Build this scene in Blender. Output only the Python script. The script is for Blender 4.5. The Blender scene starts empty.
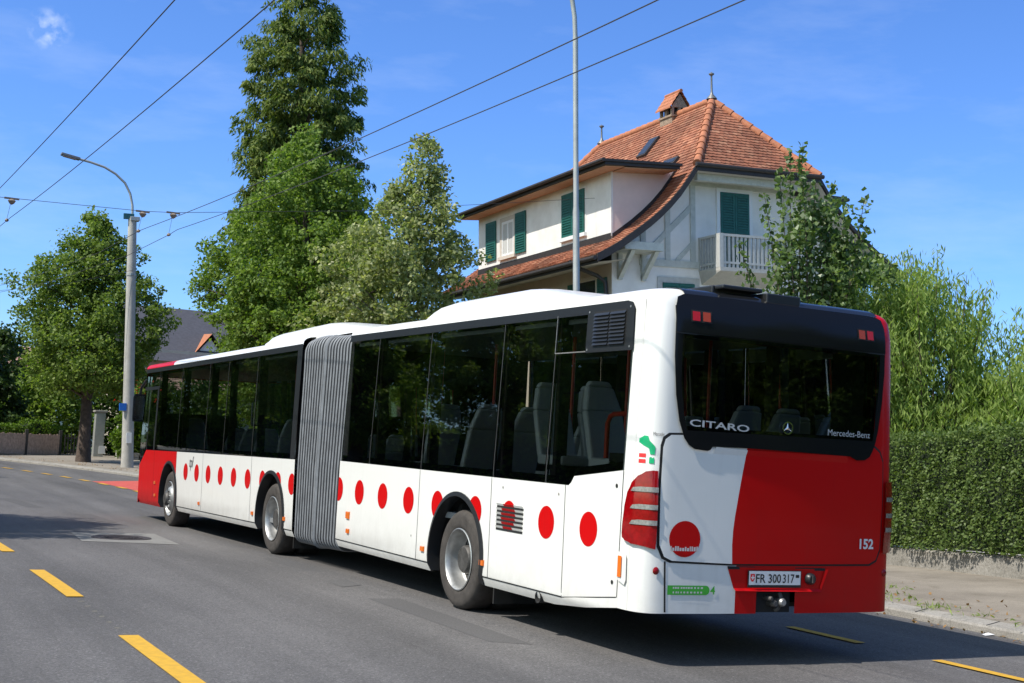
import bpy, bmesh, math, random
import numpy as np
from mathutils import Vector, Matrix
from mathutils.geometry import tessellate_polygon

SC = bpy.context.scene
COL = SC.collection
R = math.radians
# ------------------------------------------------------------------ camera
CAM_POS = Vector((-7.0061, -8.7344, 1.6412))
RIGHT = Vector((0.886415, -0.459402, 0.056721))
DOWN = Vector((0.085131, 0.041348, -0.995511))
FWD = Vector((0.454995, 0.887265, 0.075761))
cam = bpy.data.cameras.new('camera')
cam.sensor_width = 36.0
cam.lens = 36.0 * 1350.857 / 1024
cam.clip_start = 0.1
cam.clip_end = 3000
camo = bpy.data.objects.new('camera', cam)
COL.objects.link(camo)
camo.matrix_world = Matrix.Translation(CAM_POS) @ Matrix((RIGHT, -DOWN, -FWD)).transposed().to_4x4()
SC.camera = camo
# the street falls a little to the right and climbs ahead: this is the plumb direction
UP = Vector((-0.0505, 0.0259, 0.9984)).normalized()
# ------------------------------------------------------------------ light
SUN_DIR = Vector((0.615, 0.030, -0.787)).normalized()
sun = bpy.data.lights.new('sun', 'SUN')
sun.energy = 4.4
sun.angle = R(0.5)
sun.color = (1.0, 0.945, 0.86)
suno = bpy.data.objects.new('sun', sun)
COL.objects.link(suno)
suno.rotation_euler = SUN_DIR.to_track_quat('-Z', 'Y').to_euler()
SC.view_settings.view_transform = 'Standard'
SC.view_settings.look = 'None'
SC.view_settings.gamma = 1
SC.view_settings.exposure = 0.33
SC.view_settings.use_curve_mapping = False
w = bpy.data.worlds.new('World')
SC.world = w
w.use_nodes = True
nt = w.node_tree
bg = nt.nodes['Background']
sky = nt.nodes.new('ShaderNodeTexSky')
sky.sky_type = 'NISHITA'
sky.sun_disc = False
sky.sun_elevation = math.asin(-SUN_DIR.z)
sky.sun_rotation = math.atan2(-SUN_DIR.x, -SUN_DIR.y)
sky.altitude = 300
sky.air_density = 1.0
sky.dust_density = 0.25
sky.ozone_density = 3.0
bg.inputs['Strength'].default_value = 0.112
# thin wisps of cirrus, fixed to directions of the sky
tc = nt.nodes.new('ShaderNodeTexCoord')
mp = nt.nodes.new('ShaderNodeMapping')
mp.inputs['Scale'].default_value = (7, 7, 26)
mp.inputs['Rotation'].default_value = (0.2, 0.35, 0.5)
nz = nt.nodes.new('ShaderNodeTexNoise')
nz.inputs['Scale'].default_value = 1.0
nz.inputs['Detail'].default_value = 6
nz.inputs['Roughness'].default_value = 0.6
nt.links.new(tc.outputs['Generated'], mp.inputs['Vector'])
nt.links.new(mp.outputs['Vector'], nz.inputs['Vector'])
rmp = nt.nodes.new('ShaderNodeMapRange')
rmp.inputs[1].default_value = 0.50
rmp.inputs[2].default_value = 0.85
rmp.inputs[3].default_value = 0.0
rmp.inputs[4].default_value = 0.40
nt.links.new(nz.outputs['Fac'], rmp.inputs[0])
dn = nt.nodes.new('ShaderNodeVectorMath')
dn.operation = 'DISTANCE'
dn.inputs[1].default_value = (0.122, 0.9566, 0.2644)
nt.links.new(tc.outputs['Generated'], dn.inputs[0])
r2 = nt.nodes.new('ShaderNodeMapRange')
r2.inputs[1].default_value = 0.017
r2.inputs[2].default_value = 0.006
r2.inputs[3].default_value = 0.0
r2.inputs[4].default_value = 0.55
nt.links.new(dn.outputs['Value'], r2.inputs[0])
n3 = nt.nodes.new('ShaderNodeTexNoise')
n3.inputs['Scale'].default_value = 120
n3.inputs['Detail'].default_value = 5
nt.links.new(tc.outputs['Generated'], n3.inputs['Vector'])
r3 = nt.nodes.new('ShaderNodeMapRange')
r3.inputs[1].default_value = 0.40
r3.inputs[2].default_value = 0.80
nt.links.new(n3.outputs['Fac'], r3.inputs[0])
m3 = nt.nodes.new('ShaderNodeMath')
m3.operation = 'MULTIPLY'
nt.links.new(r2.outputs[0], m3.inputs[0])
nt.links.new(r3.outputs[0], m3.inputs[1])
ad = nt.nodes.new('ShaderNodeMath')
ad.operation = 'MAXIMUM'
nt.links.new(m3.outputs[0], ad.inputs[0])
m4 = nt.nodes.new('ShaderNodeMath')
m4.operation = 'MULTIPLY'
m4.inputs[1].default_value = 0.35
nt.links.new(rmp.outputs[0], m4.inputs[0])
nt.links.new(m4.outputs[0], ad.inputs[1])
mx = nt.nodes.new('ShaderNodeMixRGB')
mx.inputs[2].default_value = (7.5, 8.2, 9.2, 1)
nt.links.new(ad.outputs[0], mx.inputs[0])
hs = nt.nodes.new('ShaderNodeMixRGB')      # clear dry summer air: a deeper blue than the model's
hs.blend_type = 'MULTIPLY'
hs.inputs[0].default_value = 1.0
# deep blue away from the sun, whitened and brightened around it to add neutral fill
sd_ = nt.nodes.new('ShaderNodeVectorMath'); sd_.operation = 'DOT_PRODUCT'
sd_.inputs[1].default_value = tuple(-SUN_DIR)
tc0 = nt.nodes.new('ShaderNodeTexCoord')
nt.links.new(tc0.outputs['Generated'], sd_.inputs[0])
sr_ = nt.nodes.new('ShaderNodeMapRange'); sr_.interpolation_type = 'SMOOTHSTEP'
sr_.inputs[1].default_value = 0.18; sr_.inputs[2].default_value = 0.95
nt.links.new(sd_.outputs['Value'], sr_.inputs[0])
sm_ = nt.nodes.new('ShaderNodeMixRGB')
sm_.inputs[1].default_value = (0.63, 0.935, 1.45, 1)
sm_.inputs[2].default_value = (2.5, 2.15, 1.5, 1)
nt.links.new(sr_.outputs[0], sm_.inputs[0])
nt.links.new(sm_.outputs[0], hs.inputs[2])
nt.links.new(sky.outputs[0], hs.inputs[1])
nt.links.new(hs.outputs[0], mx.inputs[1])
nt.links.new(mx.outputs[0], bg.inputs['Color'])
SC.cycles.use_denoising = True
SC.cycles.max_bounces = 8
SC.cycles.transparent_max_bounces = 16
SC.cycles.caustics_reflective = False
SC.cycles.caustics_refractive = False

# ------------------------------------------------------------------ object helpers
def tag(o, label=None, cat=None, group=None, kind=None):
    if label: o['label'] = label
    if cat: o['category'] = cat
    if group: o['group'] = group
    if kind: o['kind'] = kind
    return o

def empty(name, loc=(0, 0, 0), mat=None):
    o = bpy.data.objects.new(name, None)
    o.empty_display_size = 0.2
    COL.objects.link(o)
    if mat is not None: o.matrix_world = mat
    else: o.location = loc
    return o

def dup(o, parent=None):
    c = o.copy()
    COL.objects.link(c)
    if parent is not None:
        c.parent = parent
        c.matrix_parent_inverse = Matrix.Identity(4)
    for ch in [x for x in SC.objects if x.parent == o and x != c]:
        dup(ch, c)
    return c

class MB:
    """collects faces with material slots; build() links ONE mesh object"""
    def __init__(s):
        s.v = []; s.f = []; s.m = []; s.mats = []; s.uv = {}
    def slot(s, m):
        if m not in s.mats: s.mats.append(m)
        return s.mats.index(m)
    def add(s, vs, fs, m):
        b = len(s.v); k = s.slot(m)
        s.v += [tuple(x) for x in vs]
        for f in fs:
            s.f.append(tuple(i + b for i in f)); s.m.append(k)
        return s
    def box(s, lo, hi, m, M=None, taper=None):
        x0, y0, z0 = lo; x1, y1, z1 = hi
        vs = [Vector(q) for q in ((x0,y0,z0),(x1,y0,z0),(x1,y1,z0),(x0,y1,z0),(x0,y0,z1),(x1,y0,z1),(x1,y1,z1),(x0,y1,z1))]
        if M is not None: vs = [M @ q for q in vs]
        return s.add(vs, [(0,3,2,1),(4,5,6,7),(0,1,5,4),(1,2,6,5),(2,3,7,6),(3,0,4,7)], m)
    def bar(s, a, b, wd, ht, m, upv=(0, 0, 1)):
        a = Vector(a); b = Vector(b); d = (b - a); L = d.length; d.normalize()
        sx = d.cross(Vector(upv))
        if sx.length < 1e-4: sx = d.cross(Vector((1, 0, 0)))
        sx.normalize(); sz = sx.cross(d)
        M = Matrix((sx, d, sz)).transposed().to_4x4(); M.translation = a
        return s.box((-wd/2, 0, -ht/2), (wd/2, L, ht/2), m, M)
    def tube(s, pts, rad, m, n=8, cap=True):
        pts = [Vector(q) for q in pts]
        if not isinstance(rad, (list, tuple)): rad = [rad] * len(pts)
        vs = []; fs = []
        prev = None
        for i, q in enumerate(pts):
            d = (pts[min(i+1, len(pts)-1)] - pts[max(i-1, 0)])
            if d.length < 1e-9: d = Vector((0, 0, 1))
            d.normalize()
            if prev is None:
                a = d.cross(Vector((0.3, 0.9, 0.2)))
                if a.length < 1e-3: a = d.cross(Vector((1, 0, 0)))
            else:
                a = prev - d * prev.dot(d)
            a.normalize(); prev = a
            b = d.cross(a)
            for k in range(n):
                t = 2 * math.pi * k / n
                vs.append(q + (a * math.cos(t) + b * math.sin(t)) * rad[i])
        for i in range(len(pts) - 1):
            for k in range(n):
                k2 = (k + 1) % n
                fs.append((i*n+k, i*n+k2, (i+1)*n+k2, (i+1)*n+k))
        if cap:
            fs.append(tuple(range(n-1, -1, -1)))
            fs.append(tuple((len(pts)-1)*n + k for k in range(n)))
        return s.add(vs, fs, m)
    def lathe(s, prof, m, n=24, M=None, closed=False):
        """prof: (r, h) pairs turned about local z"""
        vs = []; fs = []
        for r, h in prof:
            for k in range(n):
                t = 2 * math.pi * k / n
                q = Vector((r*math.cos(t), r*math.sin(t), h))
                vs.append(M @ q if M is not None else q)
        P = len(prof)
        for i in range(P if closed else P - 1):
            j = (i + 1) % P
            for k in range(n):
                k2 = (k + 1) % n
                fs.append((i*n+k, i*n+k2, j*n+k2, j*n+k))
        return s.add(vs, fs, m)
    def panel(s, outer, m, fn, holes=(), cu=(), cv=()):
        """polygon in (u, v), cut along u = cu and v = cv, each vertex sent to 3-D by fn(u, v)"""
        loops = [[Vector((a, b, 0)) for a, b in outer]] + [[Vector((a, b, 0)) for a, b in h] for h in holes]
        flat = [q for l in loops for q in l]
        bm = bmesh.new()
        bv = [bm.verts.new(q) for q in flat]
        for t in tessellate_polygon(loops):
            try: bm.faces.new([bv[i] for i in t])
            except ValueError: pass
        for axis, cuts in ((0, cu), (1, cv)):
            for c in cuts:
                no = Vector((1, 0, 0)) if axis == 0 else Vector((0, 1, 0))
                bmesh.ops.bisect_plane(bm, geom=bm.verts[:] + bm.edges[:] + bm.faces[:], dist=1e-5, plane_co=no * c, plane_no=no)
        bm.verts.ensure_lookup_table(); bm.verts.index_update()
        vs = [fn(q.co.x, q.co.y) for q in bm.verts]
        fs = [tuple(x.index for x in f.verts) for f in bm.faces]
        bm.free()
        return s.add(vs, fs, m)
    def build(s, name, parent=None, smooth=None, M=None, bevel=0):
        me = bpy.data.meshes.new(name)
        me.from_pydata(s.v, [], s.f)
        for m in s.mats: me.materials.append(m)
        me.polygons.foreach_set('material_index', s.m)
        bm = bmesh.new(); bm.from_mesh(me)
        if bevel == 0: bmesh.ops.remove_doubles(bm, verts=bm.verts[:], dist=1e-5)
        bmesh.ops.recalc_face_normals(bm, faces=bm.faces[:])
        bm.to_mesh(me); bm.free()
        if smooth:
            me.shade_smooth(); me.set_sharp_from_angle(angle=R(smooth))
        o = bpy.data.objects.new(name, me)
        COL.objects.link(o)
        if bevel:
            b = o.modifiers.new('bevel', 'BEVEL'); b.width = bevel; b.segments = 2; b.limit_method = 'ANGLE'; b.angle_limit = R(40)
        if parent is not None: o.parent = parent
        if M is not None: o.matrix_local = M
        return o

def raw_mesh(name, V, F, mats, mi=None, parent=None, M=None):
    """fast numpy path: V (n,3), F (m,4)"""
    me = bpy.data.meshes.new(name)
    n, k = F.shape
    me.vertices.add(len(V)); me.vertices.foreach_set('co', V.astype(np.float32).ravel())
    me.loops.add(n*k); me.loops.foreach_set('vertex_index', F.astype(np.int32).ravel())
    me.polygons.add(n)
    me.polygons.foreach_set('loop_start', np.arange(0, n*k, k, dtype=np.int32))
    me.polygons.foreach_set('loop_total', np.full(n, k, dtype=np.int32))
    for m in mats: me.materials.append(m)
    if mi is not None: me.polygons.foreach_set('material_index', mi.astype(np.int32))
    me.update(calc_edges=True); me.validate()
    o = bpy.data.objects.new(name, me)
    COL.objects.link(o)
    if parent is not None: o.parent = parent
    if M is not None: o.matrix_local = M
    return o

# ------------------------------------------------------------------ materials
def mat(name, col, rough=0.5, metal=0.0, spec=0.5, coat=0.0, noise=None, bump=None, emit=None):
    """principled; noise=(scale, amount[, second colour]); bump=(scale, strength)"""
    m = bpy.data.materials.new(name); m.use_nodes = True
    t = m.node_tree; b = t.nodes['Principled BSDF']
    b.inputs['Base Color'].default_value = (*col, 1)
    b.inputs['Roughness'].default_value = rough
    b.inputs['Metallic'].default_value = metal
    b.inputs['Specular IOR Level'].default_value = spec
    b.inputs['Coat Weight'].default_value = coat
    b.inputs['Coat Roughness'].default_value = 0.05
    if noise or bump:
        co = t.nodes.new('ShaderNodeTexCoord')
    if noise:
        n = t.nodes.new('ShaderNodeTexNoise'); n.inputs['Scale'].default_value = noise[0]
        n.inputs['Detail'].default_value = 6; n.inputs['Roughness'].default_value = 0.6
        t.links.new(co.outputs['Object'], n.inputs['Vector'])
        r = t.nodes.new('ShaderNodeMapRange'); r.inputs[1].default_value = 0.3; r.inputs[2].default_value = 0.7
        t.links.new(n.outputs['Fac'], r.inputs[0])
        x = t.nodes.new('ShaderNodeMixRGB')
        a = noise[1]
        c2 = noise[2] if len(noise) > 2 else tuple(c * (1 + a) for c in col)
        x.inputs[1].default_value = (*[c * (1 - a) for c in col], 1) if len(noise) < 3 else (*col, 1)
        x.inputs[2].default_value = (*c2, 1)
        t.links.new(r.outputs[0], x.inputs[0]); t.links.new(x.outputs[0], b.inputs['Base Color'])
    if bump:
        n = t.nodes.new('ShaderNodeTexNoise'); n.inputs['Scale'].default_value = bump[0]; n.inputs['Detail'].default_value = 4
        t.links.new(co.outputs['Object'], n.inputs['Vector'])
        u = t.nodes.new('ShaderNodeBump'); u.inputs['Strength'].default_value = bump[1]; u.inputs['Distance'].default_value = 0.02
        t.links.new(n.outputs['Fac'], u.inputs['Height']); t.links.new(u.outputs[0], b.inputs['Normal'])
    if emit:
        b.inputs['Emission Color'].default_value = (*emit[0], 1); b.inputs['Emission Strength'].default_value = emit[1]
    return m

def glass_mat(name, tint, ior=1.5):
    m = bpy.data.materials.new(name); m.use_nodes = True
    t = m.node_tree; t.nodes.clear()
    out = t.nodes.new('ShaderNodeOutputMaterial')
    tr = t.nodes.new('ShaderNodeBsdfTransparent'); tr.inputs[0].default_value = (*tint, 1)
    gl = t.nodes.new('ShaderNodeBsdfGlossy'); gl.inputs['Roughness'].default_value = 0.015; gl.inputs[0].default_value = (0.9, 0.92, 0.9, 1)
    fr = t.nodes.new('ShaderNodeFresnel'); fr.inputs[0].default_value = ior
    mx = t.nodes.new('ShaderNodeMixShader')
    t.links.new(fr.outputs[0], mx.inputs[0]); t.links.new(tr.outputs[0], mx.inputs[1]); t.links.new(gl.outputs[0], mx.inputs[2])
    t.links.new(mx.outputs[0], out.inputs[0])
    return m

def leaf_mat(name, c1, c2, transl=0.35, rough=0.5, c3=None, spec=0.25):
    """leaf colour varies from leaf to leaf; light also comes through the blade"""
    m = bpy.data.materials.new(name); m.use_nodes = True
    t = m.node_tree; t.nodes.clear()
    out = t.nodes.new('ShaderNodeOutputMaterial')
    ge = t.nodes.new('ShaderNodeNewGeometry')
    cr = t.nodes.new('ShaderNodeValToRGB')
    cr.color_ramp.elements[0].color = (*c1, 1); cr.color_ramp.elements[1].color = (*c2, 1)
    if c3:
        e = cr.color_ramp.elements.new(0.86); e.color = (*c2, 1)
        cr.color_ramp.elements[2].color = (*c3, 1)
    t.links.new(ge.outputs['Random Per Island'], cr.inputs[0])
    pb = t.nodes.new('ShaderNodeBsdfPrincipled')
    pb.inputs['Roughness'].default_value = rough; pb.inputs['Specular IOR Level'].default_value = spec
    t.links.new(cr.outputs[0], pb.inputs['Base Color'])
    tl = t.nodes.new('ShaderNodeBsdfTranslucent')
    g = t.nodes.new('ShaderNodeMixRGB'); g.blend_type = 'MULTIPLY'; g.inputs[0].default_value = 1; g.inputs[2].default_value = (1.35, 1.5, 0.6, 1)
    t.links.new(cr.outputs[0], g.inputs[1]); t.links.new(g.outputs[0], tl.inputs[0])
    mx = t.nodes.new('ShaderNodeMixShader'); mx.inputs[0].default_value = transl
    t.links.new(pb.outputs[0], mx.inputs[1]); t.links.new(tl.outputs[0], mx.inputs[2]); t.links.new(mx.outputs[0], out.inputs[0])
    return m

def paint_mat(name, col, grime, spec=0.4, coat=0.4, rough=0.34):
    """bus paint: slightly rippled panels, road film thickening in blotches towards the sills, a few run marks"""
    m = bpy.data.materials.new(name); m.use_nodes = True
    t = m.node_tree; b = t.nodes['Principled BSDF']; N = t.nodes.new; L = t.links.new
    b.inputs['Specular IOR Level'].default_value = spec; b.inputs['Coat Weight'].default_value = coat; b.inputs['Coat Roughness'].default_value = 0.08
    co = N('ShaderNodeTexCoord')
    def nz_(sc, det, rg_, stretch=(1, 1, 1)):
        mp_ = N('ShaderNodeMapping'); mp_.inputs['Scale'].default_value = stretch; L(co.outputs['Object'], mp_.inputs['Vector'])
        n = N('ShaderNodeTexNoise'); n.inputs['Scale'].default_value = sc; n.inputs['Detail'].default_value = det; n.inputs['Roughness'].default_value = rg_
        L(mp_.outputs[0], n.inputs['Vector']); return n.outputs['Fac']
    def mr(x, a, b_, c=0.0, d=1.0):
        r = N('ShaderNodeMapRange'); r.inputs[1].default_value = a; r.inputs[2].default_value = b_; r.inputs[3].default_value = c; r.inputs[4].default_value = d; L(x, r.inputs[0]); return r.outputs[0]
    def mth(op, a, c_):
        x = N('ShaderNodeMath'); x.operation = op
        for i, q in enumerate((a, c_)):
            if isinstance(q, (int, float)): x.inputs[i].default_value = q
            else: L(q, x.inputs[i])
        return x.outputs[0]
    sep = N('ShaderNodeSeparateXYZ'); L(co.outputs['Object'], sep.inputs[0])
    low = mr(sep.outputs[2], 1.0, 0.30)
    film = mth('MULTIPLY', mth('POWER', low, 1.6), mr(nz_(4.5, 8, 0.7), 0.34, 0.66, 0.15, 1.0))
    runs = mth('MULTIPLY', mr(nz_(2.0, 6, 0.6, (6, 6, 0.35)), 0.56, 0.72), 0.22)
    amt = mth('MINIMUM', mth('ADD', mth('MULTIPLY', film, grime), mth('MULTIPLY', runs, grime)), 0.8)
    x = N('ShaderNodeMixRGB'); x.inputs[1].default_value = (*col, 1); x.inputs[2].default_value = (0.30, 0.27, 0.23, 1) if col[1] > 0.3 else (0.16, 0.03, 0.025, 1)
    L(amt, x.inputs[0]); L(x.outputs[0], b.inputs['Base Color'])
    L(mr(amt, 0, 0.6, rough, 0.7), b.inputs['Roughness'])
    u = N('ShaderNodeBump'); u.inputs['Strength'].default_value = 0.10; u.inputs['Distance'].default_value = 0.03; L(nz_(1.7, 1, 0.4), u.inputs['Height']); L(u.outputs[0], b.inputs['Normal']); L(u.outputs[0], b.inputs['Coat Normal'])
    return m
M_WHITE = paint_mat('bus_white_paint', (0.80, 0.79, 0.755), 0.34)
M_RED = paint_mat('bus_red_paint', (0.54, 0.002, 0.003), 0.30, 0.12, 0.10, 0.42)
M_BLACKTRIM = mat('black_trim', (0.018, 0.019, 0.021), 0.38, spec=0.5)
M_GLOSSBLACK = mat('gloss_black_panel', (0.010, 0.0105, 0.0115), 0.14, spec=0.22)
M_GAP = mat('shadow_gap_rubber', (0.012, 0.012, 0.012), 0.8)
M_GLASS = glass_mat('tinted_glass', (0.70, 0.73, 0.72), 2.0)
M_REARGLASS = glass_mat('dark_tinted_glass', (0.34, 0.37, 0.36))
M_CLEAR = glass_mat('window_glass', (0.62, 0.66, 0.66))
M_TYRE = mat('tyre_rubber', (0.052, 0.045, 0.040), 0.85, noise=(9, 0.35), bump=(60, 0.15))
M_RIM = mat('wheel_steel', (0.44, 0.44, 0.43), 0.45, metal=0.75, noise=(8, 0.25))
M_HUB = mat('wheel_hub_dark', (0.10, 0.095, 0.09), 0.6, metal=0.5, noise=(14, 0.4))
M_BELLOWS = mat('bellows_fabric', (0.17, 0.176, 0.188), 0.6, noise=(5, 0.2))
M_UNDER = mat('underbody', (0.02, 0.02, 0.02), 0.9)
M_SEAT = mat('seat_grey', (0.60, 0.62, 0.63), 0.5)
M_SEATRED = mat('handrail_red', (0.55, 0.03, 0.02), 0.35)
M_INT = mat('interior_panel', (0.22, 0.23, 0.24), 0.7)
M_AMBER = mat('amber_lens', (0.75, 0.16, 0.01), 0.2, coat=0.6)
M_TAIL = mat('tail_lens_red', (0.26, 0.002, 0.004), 0.12, spec=0.4, coat=0.15, noise=(26, 0.22))
M_LITRED = mat('upper_lamp_red', (0.38, 0.006, 0.006), 0.2, emit=((1.0, 0.03, 0.02), 0.06))
M_LITAMB = mat('upper_lamp_amber', (0.36, 0.045, 0.008), 0.2, emit=((1.0, 0.12, 0.02), 0.03))
M_LENSCLEAR = mat('clear_lens', (0.36, 0.35, 0.35), 0.22, metal=0.5, coat=0.5, noise=(60, 0.3))
M_CHROME = mat('chrome', (0.75, 0.76, 0.78), 0.12, metal=1.0)
M_SILVERTEXT = mat('silver_lettering', (0.60, 0.61, 0.62), 0.35, metal=0.3)
M_GREYTEXT = mat('dark_lettering', (0.10, 0.10, 0.11), 0.5)
M_PLATEWHITE = mat('plate_white', (0.78, 0.78, 0.78), 0.4)
M_BLACKTEXT = mat('black_lettering', (0.01, 0.01, 0.01), 0.5)
M_GREEN = mat('green_sticker', (0.06, 0.42, 0.04), 0.4)
M_LOGOGREEN = mat('green_emblem', (0.0, 0.42, 0.16), 0.4)
M_LOGORED = mat('red_emblem', (0.75, 0.03, 0.03), 0.4)
M_PALETEXT = mat('pale_lettering', (0.62, 0.60, 0.58), 0.5)

def text_mesh(txt, size, sx=1.0, bold=0.0, shear=0.0):
    cu = bpy.data.curves.new('t', 'FONT'); cu.body = txt; cu.size = size; cu.offset = bold; cu.shear = shear
    cu.resolution_u = 3
    o = bpy.data.objects.new('t', cu); COL.objects.link(o)
    dg = bpy.context.evaluated_depsgraph_get()
    me = o.evaluated_get(dg).to_mesh()
    V = [(v.co.x * sx, v.co.y) for v in me.vertices]; F = [tuple(p.vertices) for p in me.polygons]
    o.evaluated_get(dg).to_mesh_clear()
    bpy.data.objects.remove(o); bpy.data.curves.remove(cu)
    return V, F
def text_on(mb, txt, size, m, fn, sx=1.0, bold=0.0, shear=0.0, width=None):
    V, F = text_mesh(txt, size, sx, bold, shear)
    if width:
        x0 = min(v[0] for v in V); x1 = max(v[0] for v in V); k = width / (x1 - x0)
        V = [((v[0] - x0) * k, v[1]) for v in V]
    mb.add([fn(*v) for v in V], F, m)
# ------------------------------------------------------------------ setting: road and ground
def zg(y):
    t = min(max((y - 4) / 14, 0), 1)
    return -0.145 * t * t * (3 - 2 * t)
KX, S0, RC = 3.75, 25.0, 70.0          # right kerb: straight at x = KX, then a long curve to the left
def road_pt(s, d, dz=0.0):
    if s <= S0: return Vector((KX + d, s, zg(s) + dz))
    a = (s - S0) / RC
    return Vector((KX - RC + (RC + d) * math.cos(a), S0 + (RC + d) * math.sin(a), zg(s) + dz))
def h_in(s):                            # height of the pavement's inner edge above the gutter level
    return max(0.05, min(0.50, 0.29 - 0.0458 * (s - 4))) - zg(s)
SS = [-40, -25, -15, -10] + [x * 1.0 for x in range(-6, 64, 2)] + [68, 74, 82, 92, 104, 118]

def strip(name, ds, m, zf, ss=SS, smooth=None):
    mb = MB(); vs = []; fs = []
    n = len(ds)
    for s in ss:
        for i, d in enumerate(ds): vs.append(road_pt(s, d, zf(s, d, i)))
    for j in range(len(ss) - 1):
        for i in range(n - 1): fs.append((j*n+i, j*n+i+1, (j+1)*n+i+1, (j+1)*n+i))
    mb.add(vs, fs, m)
    o = mb.build(name, smooth=smooth)
    return tag(o, kind='structure')

def asphalt_mat():
    m = bpy.data.materials.new('asphalt'); m.use_nodes = True
    t = m.node_tree; b = t.nodes['Principled BSDF']; L = t.links.new; N = t.nodes.new
    b.inputs['Roughness'].default_value = 0.82; b.inputs['Specular IOR Level'].default_value = 0.35
    co = N('ShaderNodeTexCoord')
    def noise(scale, det=5, sc=(1, 1, 1), rough=0.6):
        mp = N('ShaderNodeMapping'); mp.inputs['Scale'].default_value = sc; L(co.outputs['Object'], mp.inputs['Vector'])
        n = N('ShaderNodeTexNoise'); n.inputs['Scale'].default_value = scale; n.inputs['Detail'].default_value = det; n.inputs['Roughness'].default_value = rough
        L(mp.outputs[0], n.inputs['Vector']); return n.outputs['Fac']
    def rng(x, a, b_, c, d):
        r = N('ShaderNodeMapRange'); r.inputs[1].default_value = a; r.inputs[2].default_value = b_; r.inputs[3].default_value = c; r.inputs[4].default_value = d
        L(x, r.inputs[0]); return r.outputs[0]
    def mul(a, b_):
        x = N('ShaderNodeMath'); x.operation = 'MULTIPLY'; L(a, x.inputs[0])
        if isinstance(b_, float): x.inputs[1].default_value = b_
        else: L(b_, x.inputs[1])
        return x.outputs[0]
    grain = rng(noise(150, 3, rough=0.85), 0.34, 0.66, 0.60, 1.42)
    vs_ = N('ShaderNodeTexVoronoi'); vs_.inputs['Scale'].default_value = 75; L(co.outputs['Object'], vs_.inputs['Vector'])
    sp2 = N('ShaderNodeSeparateColor'); L(vs_.outputs['Color'], sp2.inputs[0])
    stone = rng(sp2.outputs[0], 0.0, 1.0, 0.74, 1.26)
    pale = rng(sp2.outputs[1], 0.93, 0.98, 1.0, 1.55)
    oil = rng(noise(0.9, 7, (1, 0.22, 1), 0.7), 0.60, 0.70, 1.0, 0.84)
    grain2 = mul(mul(mul(rng(noise(42, 4, rough=0.75), 0.34, 0.66, 0.86, 1.16), stone), pale), oil)
    blot = rng(noise(0.55, 6, (1, 0.35, 1)), 0.33, 0.67, 0.84, 1.17)
    streak = rng(noise(2.2, 4, (1, 0.03, 1)), 0.35, 0.65, 0.90, 1.12)
    # wheel tracks polished by traffic run along the street
    sx = N('ShaderNodeSeparateXYZ'); L(co.outputs['Object'], sx.inputs[0])
    wv = N('ShaderNodeMath'); wv.operation = 'SINE'
    sc = N('ShaderNodeMath'); sc.operation = 'MULTIPLY_ADD'; sc.inputs[1].default_value = 3.3; sc.inputs[2].default_value = 0.6
    L(sx.outputs[0], sc.inputs[0]); L(sc.outputs[0], wv.inputs[0])
    trk = rng(wv.outputs[0], -1, 1, 0.94, 1.07)
    vo = N('ShaderNodeTexVoronoi'); vo.feature = 'DISTANCE_TO_EDGE'; vo.inputs['Scale'].default_value = 0.30
    wn = N('ShaderNodeTexNoise'); wn.inputs['Scale'].default_value = 1.6; wn.inputs['Detail'].default_value = 6
    L(co.outputs['Object'], wn.inputs['Vector'])
    mv = N('ShaderNodeMixRGB'); mv.inputs[0].default_value = 0.42; L(co.outputs['Object'], mv.inputs[1]); L(wn.outputs['Color'], mv.inputs[2])
    L(mv.outputs[0], vo.inputs['Vector'])
    crk = rng(vo.outputs['Distance'], 0.0, 0.006, 0.90, 1.0)
    v = mul(mul(mul(mul(mul(grain, grain2), blot), streak), trk), crk)
    cr = N('ShaderNodeMixRGB'); cr.blend_type = 'MULTIPLY'; cr.inputs[0].default_value = 1
    cr.inputs[1].default_value = (0.106, 0.101, 0.099, 1)
    L(v, cr.inputs[2]); L(cr.outputs[0], b.inputs['Base Color'])
    bp = N('ShaderNodeBump'); bp.inputs['Strength'].default_value = 0.35; bp.inputs['Distance'].default_value = 0.006
    L(grain, bp.inputs['Height']); L(bp.outputs[0], b.inputs['Normal'])
    return m
M_ASPH = asphalt_mat()
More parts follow.
